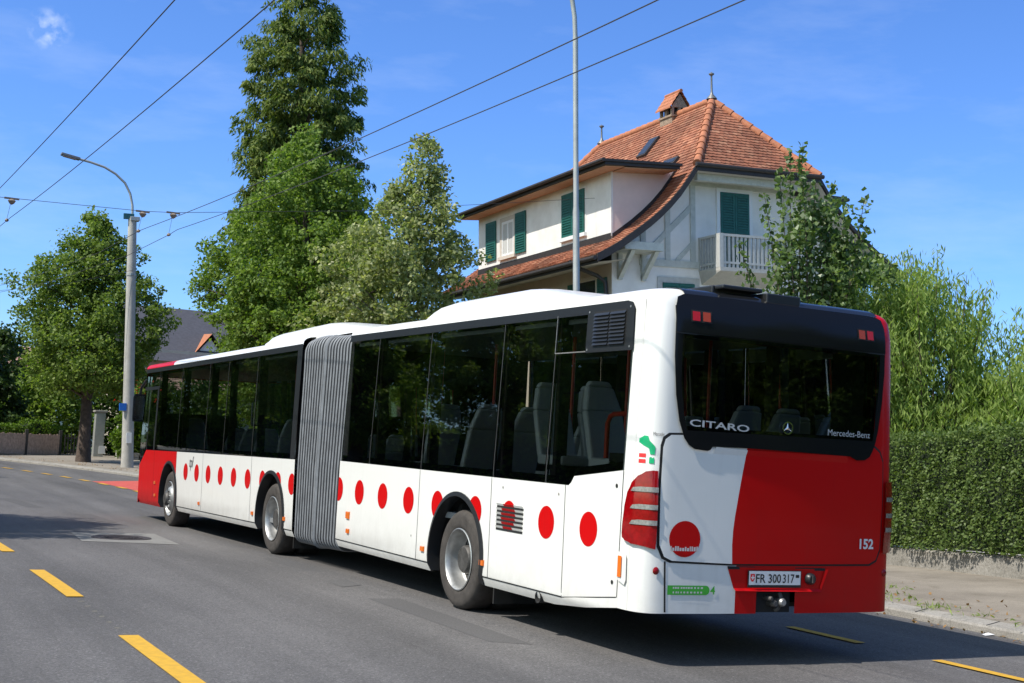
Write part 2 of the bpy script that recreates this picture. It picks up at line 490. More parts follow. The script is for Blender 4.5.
def worn_mat(name, c_lo, c_hi, c_stain, s_big, s_small, stain=0.5, bump=0.4):
    """mottled old paving: broad tone changes, grit, and dark stains with edges of their own"""
    m = bpy.data.materials.new(name); m.use_nodes = True
    t = m.node_tree; b = t.nodes['Principled BSDF']; N = t.nodes.new; L = t.links.new
    b.inputs['Roughness'].default_value = 0.92; b.inputs['Specular IOR Level'].default_value = 0.25
    co = N('ShaderNodeTexCoord')
    def nz_(sc, det, rg_):
        n = N('ShaderNodeTexNoise'); n.inputs['Scale'].default_value = sc; n.inputs['Detail'].default_value = det; n.inputs['Roughness'].default_value = rg_
        L(co.outputs['Object'], n.inputs['Vector']); return n.outputs['Fac']
    def mr(x, a, b_, c=0.0, d=1.0):
        r = N('ShaderNodeMapRange'); r.inputs[1].default_value = a; r.inputs[2].default_value = b_; r.inputs[3].default_value = c; r.inputs[4].default_value = d; L(x, r.inputs[0]); return r.outputs[0]
    m1 = N('ShaderNodeMixRGB'); m1.inputs[1].default_value = (*c_lo, 1); m1.inputs[2].default_value = (*c_hi, 1); L(mr(nz_(s_big, 7, 0.65), 0.34, 0.66), m1.inputs[0])
    m2 = N('ShaderNodeMixRGB'); m2.inputs[2].default_value = (*c_stain, 1); L(m1.outputs[0], m2.inputs[1]); L(mr(nz_(s_big * 2.7, 8, 0.7), 0.54, 0.66, 0.0, stain), m2.inputs[0])
    m3 = N('ShaderNodeMixRGB'); m3.blend_type = 'MULTIPLY'; m3.inputs[0].default_value = 1; L(m2.outputs[0], m3.inputs[1]); g_ = mr(nz_(s_small, 4, 0.75), 0.3, 0.7, 0.68, 1.28); L(g_, m3.inputs[2])
    L(m3.outputs[0], b.inputs['Base Color'])
    u = N('ShaderNodeBump'); u.inputs['Strength'].default_value = bump; u.inputs['Distance'].default_value = 0.01; L(g_, u.inputs['Height']); L(u.outputs[0], b.inputs['Normal'])
    return m
M_KERB = worn_mat('kerb_stone', (0.25, 0.235, 0.21), (0.33, 0.31, 0.28), (0.13, 0.12, 0.10), 2.5, 60, 0.6)
M_PAVE = worn_mat('pavement_worn_asphalt', (0.215, 0.188, 0.155), (0.31, 0.272, 0.225), (0.155, 0.132, 0.102), 0.8, 90, 0.55)
M_CONC = mat('pale_concrete', (0.19, 0.185, 0.175), 0.9, noise=(5, 0.15), bump=(60, 0.2))
M_YELLOW = mat('yellow_road_paint', (0.66, 0.37, 0.022), 0.75, noise=(14, 0.0, (0.50, 0.29, 0.03)), bump=(80, 0.25))
M_REDLANE = mat('red_lane_paint', (0.50, 0.085, 0.065), 0.8, noise=(5, 0.15), bump=(80, 0.2))
M_GRASS = mat('lawn_grass', (0.06, 0.10, 0.025), 0.95, noise=(3, 0.35), bump=(30, 0.8))
M_PATCH = mat('dark_repair_asphalt', (0.092, 0.088, 0.087), 0.9, noise=(60, 0.3), bump=(150, 0.3))
M_IRON = mat('cast_iron', (0.050, 0.042, 0.044), 0.7, metal=0.3, noise=(40, 0.4), bump=(50, 0.8))

g = MB(); g.add([(-500, -300, -0.62), (500, -300, -0.62), (500, 900, -0.62), (-500, 900, -0.62)], [(0, 1, 2, 3)], M_GRASS)
tag(g.build('ground'), kind='structure')
strip('road', [-10.0, -8.5, -7, -5.5, -4, -2.7, -1.35, 0.0], M_ASPH, lambda s, d, i: 0.0)
strip('kerb', [-0.006, 0.0, 0.02, 0.20], M_KERB, lambda s, d, i: (-0.05, 0.060, 0.082, 0.117)[i])
mb = MB()
for k in range(-14, 40):
    s_ = k * 1.0 + 0.35
    mb.add([road_pt(s_, -0.008, 0.0), road_pt(s_, 0.02, 0.086), road_pt(s_ + 0.014, 0.02, 0.086), road_pt(s_ + 0.014, -0.008, 0.0), road_pt(s_, 0.2, 0.121), road_pt(s_ + 0.014, 0.2, 0.121)], [(0, 1, 2, 3), (1, 4, 5, 2)], M_GAP)
tag(mb.build('kerb_joints'), kind='structure')
strip('pavement', [0.20, 0.8, 1.6, 2.6, 3.3, 4.2], M_PAVE, lambda s, d, i: 0.117 + (h_in(s) - 0.117) * ((d - 0.2) / 3.9) ** 1.2, ss=[s for s in SS if s <= 28])
strip('pavement_far', [0.20, 1.0, 2.5, 4.2, 7.0, 11.0], M_PAVE, lambda s, d, i: 0.117 + 0.03 * d / 4 if d < 4.5 else 0.15, ss=[s for s in SS if s >= 28])
strip('lawn', [4.2, 6, 10, 20, 45], M_GRASS, lambda s, d, i: h_in(s) + (0, 0.15, 0.3, 0.5, 1.0)[i], ss=[s for s in SS if s <= 40])
M_BOUNCEGRAVEL = mat('pale_bounce_gravel', (0.48, 0.45, 0.40), 0.95, noise=(30, 0.2), bump=(90, 0.6))
strip('bounce_court', [5.6, 8, 12, 20, 24], M_BOUNCEGRAVEL, lambda s, d, i: h_in(s) + (0.18, 0.26, 0.38, 0.56, 0.66)[i], ss=[s for s in SS if 6 <= s <= 23])  # unseen pale ground added to bounce sunlight onto the gable
strip('kerb_opposite', [-10.20, -10.02, -10.0, -9.994], M_KERB, lambda s, d, i: (0.117, 0.115, 0.095, -0.05)[i])
strip('pavement_opposite', [-12.6, -11.2, -10.20], M_PAVE, lambda s, d, i: (0.16, 0.14, 0.117)[i])
strip('lawn_opposite', [-60, -30, -16, -12.6], M_GRASS, lambda s, d, i: (0.9, 0.5, 0.2, 0.155)[i])

def patch(name, quads, m, dz, kind='structure', lab=None, cat=None):
    mb = MB()
    for q in quads:
        mb.add([road_pt(s, d, dz) for d, s in q], [tuple(range(len(q)))], m)
    o = mb.build(name)
    return tag(o, lab, cat, kind=kind)
def dash(d, s0, s1, wd, dz=0.008, n=5):
    qs = []
    for k in range(n):
        a = s0 + (s1 - s0) * k / n; b = s0 + (s1 - s0) * (k + 1) / n
        qs.append([(d - wd/2, a), (d + wd/2, a), (d + wd/2, b), (d - wd/2, b)])
    return patch('lane_marking', qs, M_YELLOW, dz)
for k in range(-3, 10):
    e = 4.34 + 4.79 * k
    dash(-8.445, e, e + 2.42, 0.155)
for k in range(-4, 14):
    e = 0.90 + 1.96 * k
    if e < 20.5: dash(-2.05, e, e + 1.02, 0.12, dz=0.012)
for k in range(11, 32): dash(-3.0, 0.90 + 1.96 * k + 0.3, 0.90 + 1.96 * k + 1.2, 0.16, n=2, dz=0.012)
# worn remains of older, thinner dashes between the yellow ones
qs = []
for k in range(7):
    s = 4.05 - k * 0.33
    qs.append([(-8.44 - 0.03, s), (-8.44 + 0.03 - 0.005 * k, s + 0.02), (-8.44 + 0.02, s - 0.025), (-8.44 - 0.03 + 0.004 * k, s - 0.04)])
M_OLD = mat('worn_road_paint', (0.17, 0.16, 0.125), 0.85, noise=(60, 0.35))
patch('worn_marking', qs, M_OLD, 0.002)
rq = []
for k in range(6):
    a = 22.0 + 10.6 * k / 6; b = 22.0 + 10.6 * (k + 1) / 6
    rq.append([(-2.92, a - 0.0), (-0.55, a + 1.7), (-0.55, b + 1.7), (-2.92, b)])
patch('cycle_lane', rq, M_REDLANE, 0.006)
# concrete square with an iron cover, and tar repairs
patch('concrete_patch', [[(-7.20, 11.2), (-5.90, 10.8), (-5.76, 13.1), (-7.05, 13.05)]], M_CONC, 0.005)
patch('tar_repair', [[(-5.35, 8.6), (-5.02, 8.6), (-5.2, 5.4), (-5.50, 5.2)], [(-6.2, 18.0), (-5.85, 18.0), (-5.8, 15.8), (-6.1, 15.9)],
      [(-5.6, 4.2), (-5.25, 4.2), (-5.3, 1.2), (-5.62, 1.4)], [(-7.1, 22.4), (-6.7, 22.4), (-6.5, 19.6), (-6.8, 19.5)]], M_PATCH, 0.002)
mh = MB()
mh.lathe([(0.0, 0.012), (0.27, 0.012), (0.275, 0.018), (0.30, 0.018), (0.305, 0.010), (0.36, 0.010), (0.38, 0.014), (0.43, 0.014), (0.44, 0.0)], M_IRON, 40)
for i in range(-4, 5):
    for j in range(-4, 5):
        x, y = i * 0.055, j * 0.055
        if x*x + y*y < 0.058: mh.box((x - 0.018, y - 0.018, 0.012), (x + 0.018, y + 0.018, 0.021), M_IRON)
o = mh.build('manhole_cover', smooth=30); o.location = road_pt(11.95, -6.50, 0.004)
tag(o, 'round cast iron manhole cover set in a pale concrete square in the road', 'manhole cover')

# ------------------------------------------------------------------ the bus
ZB, ZT, ZS = 1.324, 2.857, 0.385
def sx(z):
    if z < ZS: return 1.272 - 0.5 * (ZS - z)
    return 1.275 - 0.0304 * max(0.0, z - 1.45)
def left(y, z, off=0.0): return Vector((-sx(z) - off, y, z))
def right(y, z, off=0.0): return Vector((sx(z) + off, y, z))
def top_in(z): return 0.0 if z < 2.60 else 0.055 * ((z - 2.60) / 0.30) ** 2
def rear_y(x):
    a = abs(x)
    y = 0.035 * (a / 1.05) ** 2
    if a > 1.05:
        t = min((a - 1.05) / 0.225, 1.0)
        y += 0.30 * (1 - max(0.0, 1 - t ** 3.2) ** (1 / 3.2))
    return y
def rear_x(y):                          # where the rounded corner has run forward to y
    q = min(max((y - 0.035) / 0.30, 0.0), 1.0)
    return 1.05 + 0.225 * (1 - (1 - q) ** 3.2) ** (1 / 3.2)
def rear(x, z, off=0.0):
    k = sx(max(z, ZS)) / 1.275
    return Vector((x * k, rear_y(x) + top_in(z) - off, z))
def arc(cx, cy, r, a0, a1, n): return [(cx + r * math.cos(R(a0 + (a1 - a0) * i / n)), cy + r * math.sin(R(a0 + (a1 - a0) * i / n))) for i in range(n + 1)]
AR = 0.635
def arch_notch(yc, z0):       # running in +y direction along the bottom edge at z0
    a = math.degrees(math.asin((z0 - 0.5) / AR))
    return arc(yc, 0.5, AR, 180 - a, a, 22)
CZ = [0.45, 0.7, 1.0, 1.4, 1.8, 2.1, 2.4, 2.7]
CXR = [s * v for s in (-1, 1) for v in (0.35, 0.7, 0.95, 1.05, 1.09, 1.13, 1.17, 1.20, 1.22, 1.235, 1.248, 1.258, 1.266, 1.271, 1.2735, 1.2745)] + [0]

def roof_profile():
    return [(ZT, 0.0), (2.895, 0.012), (2.925, 0.045), (2.945, 0.10), (2.958, 0.2), (2.975, 0.45)]

bus = empty('articulated_bus', (0, 3.4, 0))
tag(bus, 'white and red articulated city bus with red dots, dark windows and grey bellows', 'bus')
BM = Matrix.Translation((0, -3.4, 0))
# the front half is turned and pitched slightly at the joint
JY = 7.45
FM = BM @ Matrix.Translation((0, JY, 0)) @ Matrix.Rotation(0.0060, 4, 'Z') @ Matrix.Rotation(-0.0148, 4, 'X') @ Matrix.Rotation(-0.0169, 4, 'Y') @ Matrix.Translation((0, -JY, 0))
def P(mb, name, M=BM, smooth=None, parent=bus, **k):
    return mb.build(name, parent, smooth, M if parent is bus else None, **k)

DOTS_T = [0.878, 1.597, 3.017, 3.90, 4.65, 5.389, 6.111, 6.80]
DOTS_F = [8.53, 9.126, 9.817, 10.525, 11.246, 11.966, 12.678, 13.383, 14.097]
def dot_poly(y, z, r, avoid=None, lo=None, hi=None):
    pts = []
    for i in range(36):
        a = 2 * math.pi * i / 36
        u, v = y + r * math.cos(a), z + r * math.sin(a)
        if avoid is not None:
            du, dv = u - avoid, v - 0.5; q = math.hypot(du, dv)
            if q < 0.62: u, v = avoid + du * 0.62 / q, 0.5 + dv * 0.62 / q
        if lo is not None: u = max(u, lo)
        if hi is not None: u = min(u, hi)
        pts.append((u, v))
    return pts

def seam(mb, fn, a, b, wd=0.008, off=0.002, m=None):
    """a thin joint line drawn proud of the skin between two (u, v) points"""
    du, dv = b[0] - a[0], b[1] - a[1]; L = math.hypot(du, dv); n = (-dv / L * wd / 2, du / L * wd / 2)
    pts = [(a[0] - n[0], a[1] - n[1]), (b[0] - n[0], b[1] - n[1]), (b[0] + n[0], b[1] + n[1]), (a[0] + n[0], a[1] + n[1])]
    mb.panel(pts, m or M_GAP, lambda u, v: fn(u, v, off), cv=CZ)

# ---- rear half: skin
b = MB()
YR, YE = 0.385, 6.82
low_l = [(YR, 0.41), (0.9, 0.345), (1.45, 0.30)] + [(y, z) for y, z in arch_notch(3.42, 0.30)] + [(YE, 0.30), (YE, ZB), (1.243, ZB), (1.20, 1.35), (1.155, 1.405), (YR, 1.49)]
b.panel(low_l, M_WHITE, left, cv=[ZS, 1.45, 0.6, 0.9, 1.2])
b.panel([(YR, 0.41)] + [(1.45, 0.30)] + arch_notch(3.42, 0.30) + [(YE, 0.30), (YE, ZB), (YR, ZB)], M_WHITE, right, cv=[ZS, 0.6, 0.9, 1.2])
b.panel([(YR, 2.80), (YE, 2.80), (YE, ZT), (YR, ZT)], M_WHITE, left, cu=[0.5])
b.panel([(YR, ZB), (0.75, ZB), (0.75, ZT), (YR, ZT)], M_RED, right, cv=CZ)
b.panel([(0.24, 0.41), (0.40, 0.41), (0.40, ZT), (0.24, ZT)], M_WHITE, lambda u, v: left(u, v, -0.0012), cv=CZ)
b.panel([(0.24, 0.41), (0.40, 0.41), (0.40, ZT), (0.24, ZT)], M_RED, lambda u, v: right(u, v, -0.0012), cv=CZ)
b.panel([(0.75, 2.80), (YE, 2.80), (YE, ZT), (0.75, ZT)], M_WHITE, right)
# rear with the opening of its window, white on the left and red on the right
XB = -0.42
hole_l = [(-1.0, 1.86), (-1.02, 2.25), (-1.02, 2.55)]; hole_r = [(0.99, 2.55), (0.99, 2.25), (0.98, 1.86)]
b.panel([(-1.2749, 0.41), (XB, 0.41), (XB, 1.86)] + hole_l + [(XB, 2.55), (XB, ZT), (-1.2749, ZT)], M_WHITE, rear, cu=CXR, cv=CZ)
b.panel([(XB, 0.41), (-0.215, 0.41), (-0.215, 0.592), (0.172, 0.592), (0.172, 0.41), (1.2749, 0.41), (1.2749, ZT), (XB, ZT), (XB, 2.55)] + hole_r + [(XB, 1.86)], M_RED, rear, cu=CXR, cv=CZ)
# roof: rings drawn in from the eaves
def outline_half(ins, z):
    pts = [(-(sx(ZT)) + ins, YE)]
    for y in (4.5, 2.5, 1.2, YR): pts.append((-(sx(ZT)) + ins, y))
    for x in [-1.2745, -1.271, -1.266, -1.258, -1.245, -1.225, -1.20, -1.17, -1.13, -1.09, -1.05, -0.95, -0.7, -0.35, 0, 0.35, 0.7, 0.95, 1.05, 1.09, 1.13, 1.17, 1.2, 1.225, 1.245, 1.258, 1.266, 1.271, 1.2745]:
        q = rear(x, min(z, 2.9)); k = (sx(ZT) - ins) / sx(ZT)
        pts.append((q.x * k, max(q.y, 0) + ins * 0.85))
    for y in (YR, 1.2, 2.5, 4.5, YE): pts.append((sx(ZT) - ins, y))
    return pts
rings = [(z, ins) for z, ins in roof_profile()]
vs = []; fs = []
for z, ins in rings:
    pl = outline_half(ins, z); n = len(pl)
    vs += [(x, y, z) for x, y in pl]
for i in range(len(rings) - 1):
    for k in range(n - 1): fs.append((i*n+k, i*n+k+1, (i+1)*n+k+1, (i+1)*n+k))
fs.append(tuple((len(rings) - 1) * n + k for k in range(n)))
def red_corner(f): return len(f) == 4 and all(vs[i][0] > 0.9 and vs[i][1] < 1.25 and vs[i][2] < 2.95 for i in f)
b.add(vs, [f for f in fs if not red_corner(f)], M_WHITE); b.add(vs, [f for f in fs if red_corner(f)], M_RED)
# joints, dots, vents
for pt in (((0.40, 0.49), (1.265, 0.383)), ((1.269, 0.383), (1.292, 1.325)), ((0.392, 0.49), (0.380, 1.485)), ((2.672, 0.39), (2.694, 1.32)), ((4.371, 0.39), (4.383, 1.32))):
    seam(b, left, *pt)
seam(b, left, (1.27, ZS), (2.80, ZS), 0.012); seam(b, left, (4.05, ZS), (YE, ZS), 0.012)
for y in DOTS_T:
    b.panel(dot_poly(y, 0.985, 0.142, 3.42 if 2.6 < y < 4.2 else None, hi=YE - 0.002), M_RED, lambda u, v: left(u, v, 0.0025))
for yz in ((0.47, 1.36), (0.47, 0.60)): b.panel(arc(*yz, 0.018, 0, 330, 11), M_GAP, lambda u, v: left(u, v, 0.003))
for yz in ((4.52, 0.62), (2.45, 1.24), (1.40, 1.24)): b.panel(arc(*yz, 0.012, 0, 330, 11), M_KERB, lambda u, v: left(u, v, 0.003))
# rocker return and underside
b.box((-1.18, 1.3, 0.335), (1.18, 2.75, 0.42), M_UNDER); b.box((-1.18, 0.3, 0.425), (1.18, 1.3, 0.46), M_UNDER); b.box((-1.20, 4.10, 0.30), (1.20, YE, 0.40), M_UNDER)
b.box((-0.70, 2.7, 0.45), (0.70, 4.2, 0.55), M_UNDER)
# dark wheel housings
for sd in (-1, 1):
    hv = arc(3.42, 0.5, 0.63, 190, -10, 18); vs = [(sd * 1.225, y, z) for y, z in hv] + [(sd * 0.6, y, z) for y, z in hv]; k = len(hv)
    b.add(vs, [(i, i+1, k+i+1, k+i) for i in range(k-1)] + [tuple(range(k, 2*k))], M_UNDER)
# bumper joints
seam(b, rear, (-1.08, 0.81), (-1.06, 0.42), 0.016, 0.003)
body_r = P(b, 'rear_body', smooth=38)

# arch rims
def arch_rim(name, yc, M, side=-1):
    mb = MB(); o_ = arc(yc, 0.5, AR + 0.012, 198, -18, 30); i_ = arc(yc, 0.5, 0.602, 198, -18, 30); n = len(o_)
    for th in (0.0,):
        vo = [Vector((side * (sx(z) + 0.012), y, z)) for y, z in o_]; vi = [Vector((side * (sx(z) + 0.022), y, z)) for y, z in i_]
        vb = [Vector((side * 1.16, y, z)) for y, z in i_]; vc = [Vector((side * (sx(z) - 0.01), y, z)) for y, z in o_]
    mb.add(vo + vi + vb + vc, [f for k in range(n-1) for f in ((k, k+1, n+k+1, n+k), (n+k, n+k+1, 2*n+k+1, 2*n+k), (3*n+k, 3*n+k+1, k+1, k))], M_BLACKTRIM)
    return P(mb, name, M, smooth=50)
for sd in (-1, 1):
    arch_rim('wheel_arch', 3.42, BM, sd); arch_rim('wheel_arch', 9.42, FM, sd); arch_rim('wheel_arch', 15.26, FM, sd)

# hatch of the engine bay: black joint, then white and red halves with a curved edge
h = MB()
hp = [(-1.163, 1.30)] + [(-1.165, 1.70), (-1.15, 1.765), (-1.105, 1.80), (-1.0, 1.805), (1.0, 1.80), (1.06, 1.76), (1.098, 1.68), (1.104, 1.3), (1.09, 0.92), (1.05, 0.83), (0.97, 0.795), (-0.49, 0.786), (-1.04, 0.80), (-1.11, 0.83), (-1.153, 0.92)]
h.panel(hp, M_GAP, lambda x, z: rear(x, z, 0.004), cu=CXR, cv=CZ)
cx_, cz_ = 0.0, 1.3
hs = [(x + (0.016 if x < 0 else -0.016) * (abs(x) > 0.9), z + (0.016 if z < cz_ else -0.016)) for x, z in hp]
cur = [(-0.374, 1.80), (-0.374, 1.72), (-0.383, 1.66), (-0.410, 1.50), (-0.437, 1.33), (-0.462, 1.17), (-0.474, 1.06), (-0.477, 0.95), (-0.470, 0.79)]
hw = [q for q in hs if q[0] < -0.48]
order_w = [q for q in hs[:5]] + cur[:1] + cur[1:] + [q for q in hs[13:]]
order_w = hs[0:5] + [(-0.374, 1.793)] + cur[1:-1] + [(-0.470, 0.80)] + hs[13:]
h.panel(order_w, M_WHITE, lambda x, z: rear(x, z, 0.012), cu=CXR, cv=CZ)
order_r = hs[5:12] + [(-0.470, 0.80)] + cur[1:-1][::-1] + [(-0.374, 1.793)]
h.panel(order_r, M_RED, lambda x, z: rear(x, z, 0.012), cu=CXR, cv=CZ)
# raised lip under the window and a second crease
h.panel([(-0.70, 1.655), (-0.383, 1.655), (-0.376, 1.70), (-0.68, 1.712)], M_WHITE, lambda x, z: rear(x, z, 0.012 + 0.25 * max(0, z - 1.655)), cu=CXR)
h.panel([(-0.383, 1.655), (0.68, 1.645), (0.66, 1.70), (-0.376, 1.70)], M_RED, lambda x, z: rear(x, z, 0.012 + 0.25 * max(0, z - 1.655)), cu=CXR)
# the dot and its line of small print, and the fleet number
h.panel(arc(-0.918, 0.985, 0.140, 0, 350, 35), M_RED, lambda x, z: rear(x, z, 0.015), cu=CXR)
P(h, 'engine_hatch', smooth=30)
t = MB()
rng_ = random.Random(3)
x = -1.045
while x < -0.80:
    wd_ = rng_.choice((0.010, 0.014, 0.018)); hh_ = rng_.choice((0.024, 0.032, 0.036))
    t.panel([(x, 0.893), (x + wd_, 0.893), (x + wd_, 0.893 + hh_), (x, 0.893 + hh_)], M_PALETEXT, lambda u, v: rear(u, v, 0.019))
    x += wd_ + 0.006
P(t, 'small_print')
t = MB()
text_on(t, '152', 0.112, M_PLATEWHITE, lambda a, c: rear(0.838 + a, 0.940 + c, 0.018), bold=0.0035, width=0.158)
P(t, 'fleet_number')

# small lettering, emblem and sticker on the rear left corner
t = MB()
text_on(t, 'Mercedes', 0.042, M_GREYTEXT, lambda a, c: rear(-1.218 + a, 1.772 + c, 0.006), width=0.075)
mapg = [(-1.262, 1.775), (-1.245, 1.80), (-1.225, 1.795), (-1.215, 1.76), (-1.19, 1.735), (-1.168, 1.715), (-1.170, 1.655), (-1.205, 1.655), (-1.215, 1.70), (-1.245, 1.72), (-1.262, 1.745)]
mapg = [(x - 0.068, z - 0.03) if False else (x, z - 0.03) for x, z in mapg]
t2 = MB()
def corner_sticker(u, v): return rear(u, v, 0.006)
mapg = [(-1.268 + (x + 1.262) * 0.72, z) for x, z in mapg]
t2.panel([(x, z) for x, z in mapg], M_LOGOGREEN, corner_sticker, cu=CXR)
t2.panel([(-1.230, 1.555), (-1.202, 1.555), (-1.204, 1.605), (-1.213, 1.595), (-1.222, 1.605), (-1.230, 1.60)], M_LOGOGREEN, corner_sticker, cu=CXR)
for z in (1.555, 1.60):
    t2.panel([(-1.2665, z), (-1.246, z), (-1.246, z + 0.03), (-1.2665, z + 0.03)], M_LOGORED, corner_sticker, cu=CXR)
P(t, 'small_lettering'); P(t2, 'network_emblem')
t = MB()
t.panel([(-1.045, 0.555), (-0.70, 0.555)] + arc(-0.70, 0.591, 0.036, -80, 80, 8) + [(-0.70, 0.627), (-1.045, 0.627)], M_GREEN, lambda x, z: rear(x, z, 0.004), cu=CXR)
for zz in (0.602, 0.567):
    x = -1.0
    while x < -0.73:
        wd_ = rng_.choice((0.012, 0.02, 0.016)); 
        t.panel([(x, zz), (x + wd_, zz), (x + wd_, zz + 0.014), (x, zz + 0.014)], M_PALETEXT, lambda u, v: rear(u, v, 0.007)); x += wd_ + rng_.choice((0.006, 0.014))
text_on(t, '4', 0.085, M_GREEN, lambda a, c: rear(-0.655 + a, 0.562 + c, 0.004), bold=0.002)
P(t, 'green_sticker')

# rear window: black surround, tinted pane, black lower rim
g_ = MB()
bp = [(-1.120, 2.80), (-1.110, 2.40), (-1.075, 2.10), (-1.03, 1.90), (-0.975, 1.765), (-0.935, 1.715), (-0.88, 1.685), (-0.76, 1.676), (-0.735, 1.685), (-0.712, 1.712), (-0.375, 1.716), (0.69, 1.700), (0.725, 1.685), (0.765, 1.670), (0.86, 1.676), (0.915, 1.705), (0.95, 1.76), (1.01, 1.93), (1.05, 2.16), (1.075, 2.42), (1.080, 2.80)]
inn = [(-0.985, 1.83), (-1.02, 1.95), (-1.06, 2.20), (-1.075, 2.57), (1.045, 2.57), (1.035, 2.30), (1.01, 2.05), (0.97, 1.838)]
g_.panel([(-1.120, 2.80), (-1.116, 2.59), (1.078, 2.585), (1.080, 2.80), (1.06, 2.87), (1.0, 2.895), (-1.03, 2.90), (-1.10, 2.87)], M_GLOSSBLACK, lambda x, z: rear(x, z, 0.030), cu=CXR, cv=[2.68, 2.76, 2.84])
cap_ = [(2.897, -0.030, 1.03), (2.905, -0.016, 1.03), (2.928, 0.010, 1.02), (2.949, 0.062, 1.01), (2.964, 0.150, 1.0), (2.981, 0.36, 0.99)]
cxs = [k / 12 * 2 - 1 for k in range(13)]; vs = []; fs = []
for z, dy, xw in cap_:
    for c in cxs:
        q = rear(c * xw, 2.897, 0.0); vs.append((q.x, q.y + dy, z))
for i in range(len(cap_) - 1):
    for k in range(12): fs.append((i*13+k, i*13+k+1, (i+1)*13+k+1, (i+1)*13+k))
g_.add(vs, fs, M_GLOSSBLACK)
g_.panel(bp[3:17] + [(0.985, 1.838), (-0.995, 1.828)], M_GLOSSBLACK, lambda x, z: rear(x, z, 0.026), cu=CXR)
g_.panel([(-1.03, 1.90), (-0.995, 1.828), (-0.955, 1.828), (-1.0, 1.97), (-1.04, 2.2), (-1.05, 2.58), (-1.116, 2.58), (-1.110, 2.40), (-1.075, 2.10)], M_GLOSSBLACK, lambda x, z: rear(x, z, 0.024), cu=CXR, cv=CZ)
g_.panel([(1.01, 1.93), (0.985, 1.838), (0.945, 1.838), (0.985, 2.05), (1.01, 2.3), (1.02, 2.575), (1.077, 2.575), (1.075, 2.42), (1.05, 2.16)], M_GLOSSBLACK, lambda x, z: rear(x, z, 0.024), cu=CXR, cv=CZ)
seam(g_, rear, (-1.10, 2.583), (1.07, 2.579), 0.010, 0.034, M_BLACKTRIM)
g_.panel([(-1.118, 2.80), (-1.108, 2.40), (-1.073, 2.10), (-1.028, 1.90), (-0.973, 1.767), (-0.93, 1.72), (0.90, 1.71), (0.948, 1.762), (1.008, 1.93), (1.048, 2.16), (1.073, 2.42), (1.078, 2.80)], M_UNDER, lambda x, z: rear(x, z, 0.014), holes=[[(-0.985, 1.86), (-1.02, 2.25), (-1.02, 2.55), (0.99, 2.55), (0.99, 2.25), (0.975, 1.86)]], cu=CXR, cv=CZ)
rw = P(g_, 'rear_window', smooth=30)
pn = MB(); pn.panel([(-0.96, 1.83), (-1.045, 2.2), (-1.055, 2.582), (1.022, 2.577), (1.01, 2.3), (0.948, 1.838)], M_REARGLASS, lambda x, z: rear(x, z, 0.022), cu=CXR)
P(pn, 'pane', parent=rw)
t = MB()
text_on(t, 'CITARO', 0.074, M_SILVERTEXT, lambda a, c: rear(-0.945 + a, 1.865 + c - 0.02 * (a / 0.55), 0.034), bold=0.0012, width=0.565)
P(t, 'model_lettering')
t = MB()
text_on(t, 'Mercedes-Benz', 0.075, M_SILVERTEXT, lambda a, c: rear(0.43 + a, 1.862 + c, 0.034), width=0.475)
P(t, 'maker_lettering')
e = MB()
SMX = Matrix.Translation(rear(-0.003, 1.898, 0.034)) @ Matrix.Rotation(R(90), 4, 'X')
e.lathe([(0.052, 0.0), (0.052, 0.012), (0.043, 0.012), (0.043, 0.0)], M_CHROME, 32, SMX)
for k in range(3):
    a = R(90 + 120 * k)
    tip = Vector((0.045 * math.cos(a), 0.045 * math.sin(a), 0.006))
    q1 = Vector((0.011 * math.cos(a + R(60)), 0.011 * math.sin(a + R(60)), 0.006)); q2 = Vector((0.011 * math.cos(a - R(60)), 0.011 * math.sin(a - R(60)), 0.006))
    e.add([SMX @ q for q in (tip, q1, Vector((0, 0, 0.014)), q2)], [(0, 1, 2), (0, 2, 3)], M_CHROME)
P(e, 'star_emblem', smooth=30)
# upper lamps in pairs
for x0, order in ((-0.985, (M_LITRED, M_LITAMB)), (0.752, (M_LITAMB, M_LITRED))):
    mb = MB()
    mb.panel([(x0 - 0.005, 2.680), (x0 + 0.195, 2.677), (x0 + 0.195, 2.772), (x0 - 0.005, 2.775)], M_GAP, lambda x, z: rear(x, z, 0.033))
    for i, m_ in enumerate(order):
        a = x0 + 0.008 + i * 0.098
        q = [(a, 2.690), (a + 0.072, 2.688), (a + 0.072, 2.762), (a, 2.764)]
        mb.panel(q, m_, lambda x, z: rear(x, z, 0.037))
    P(mb, 'upper_lamp')
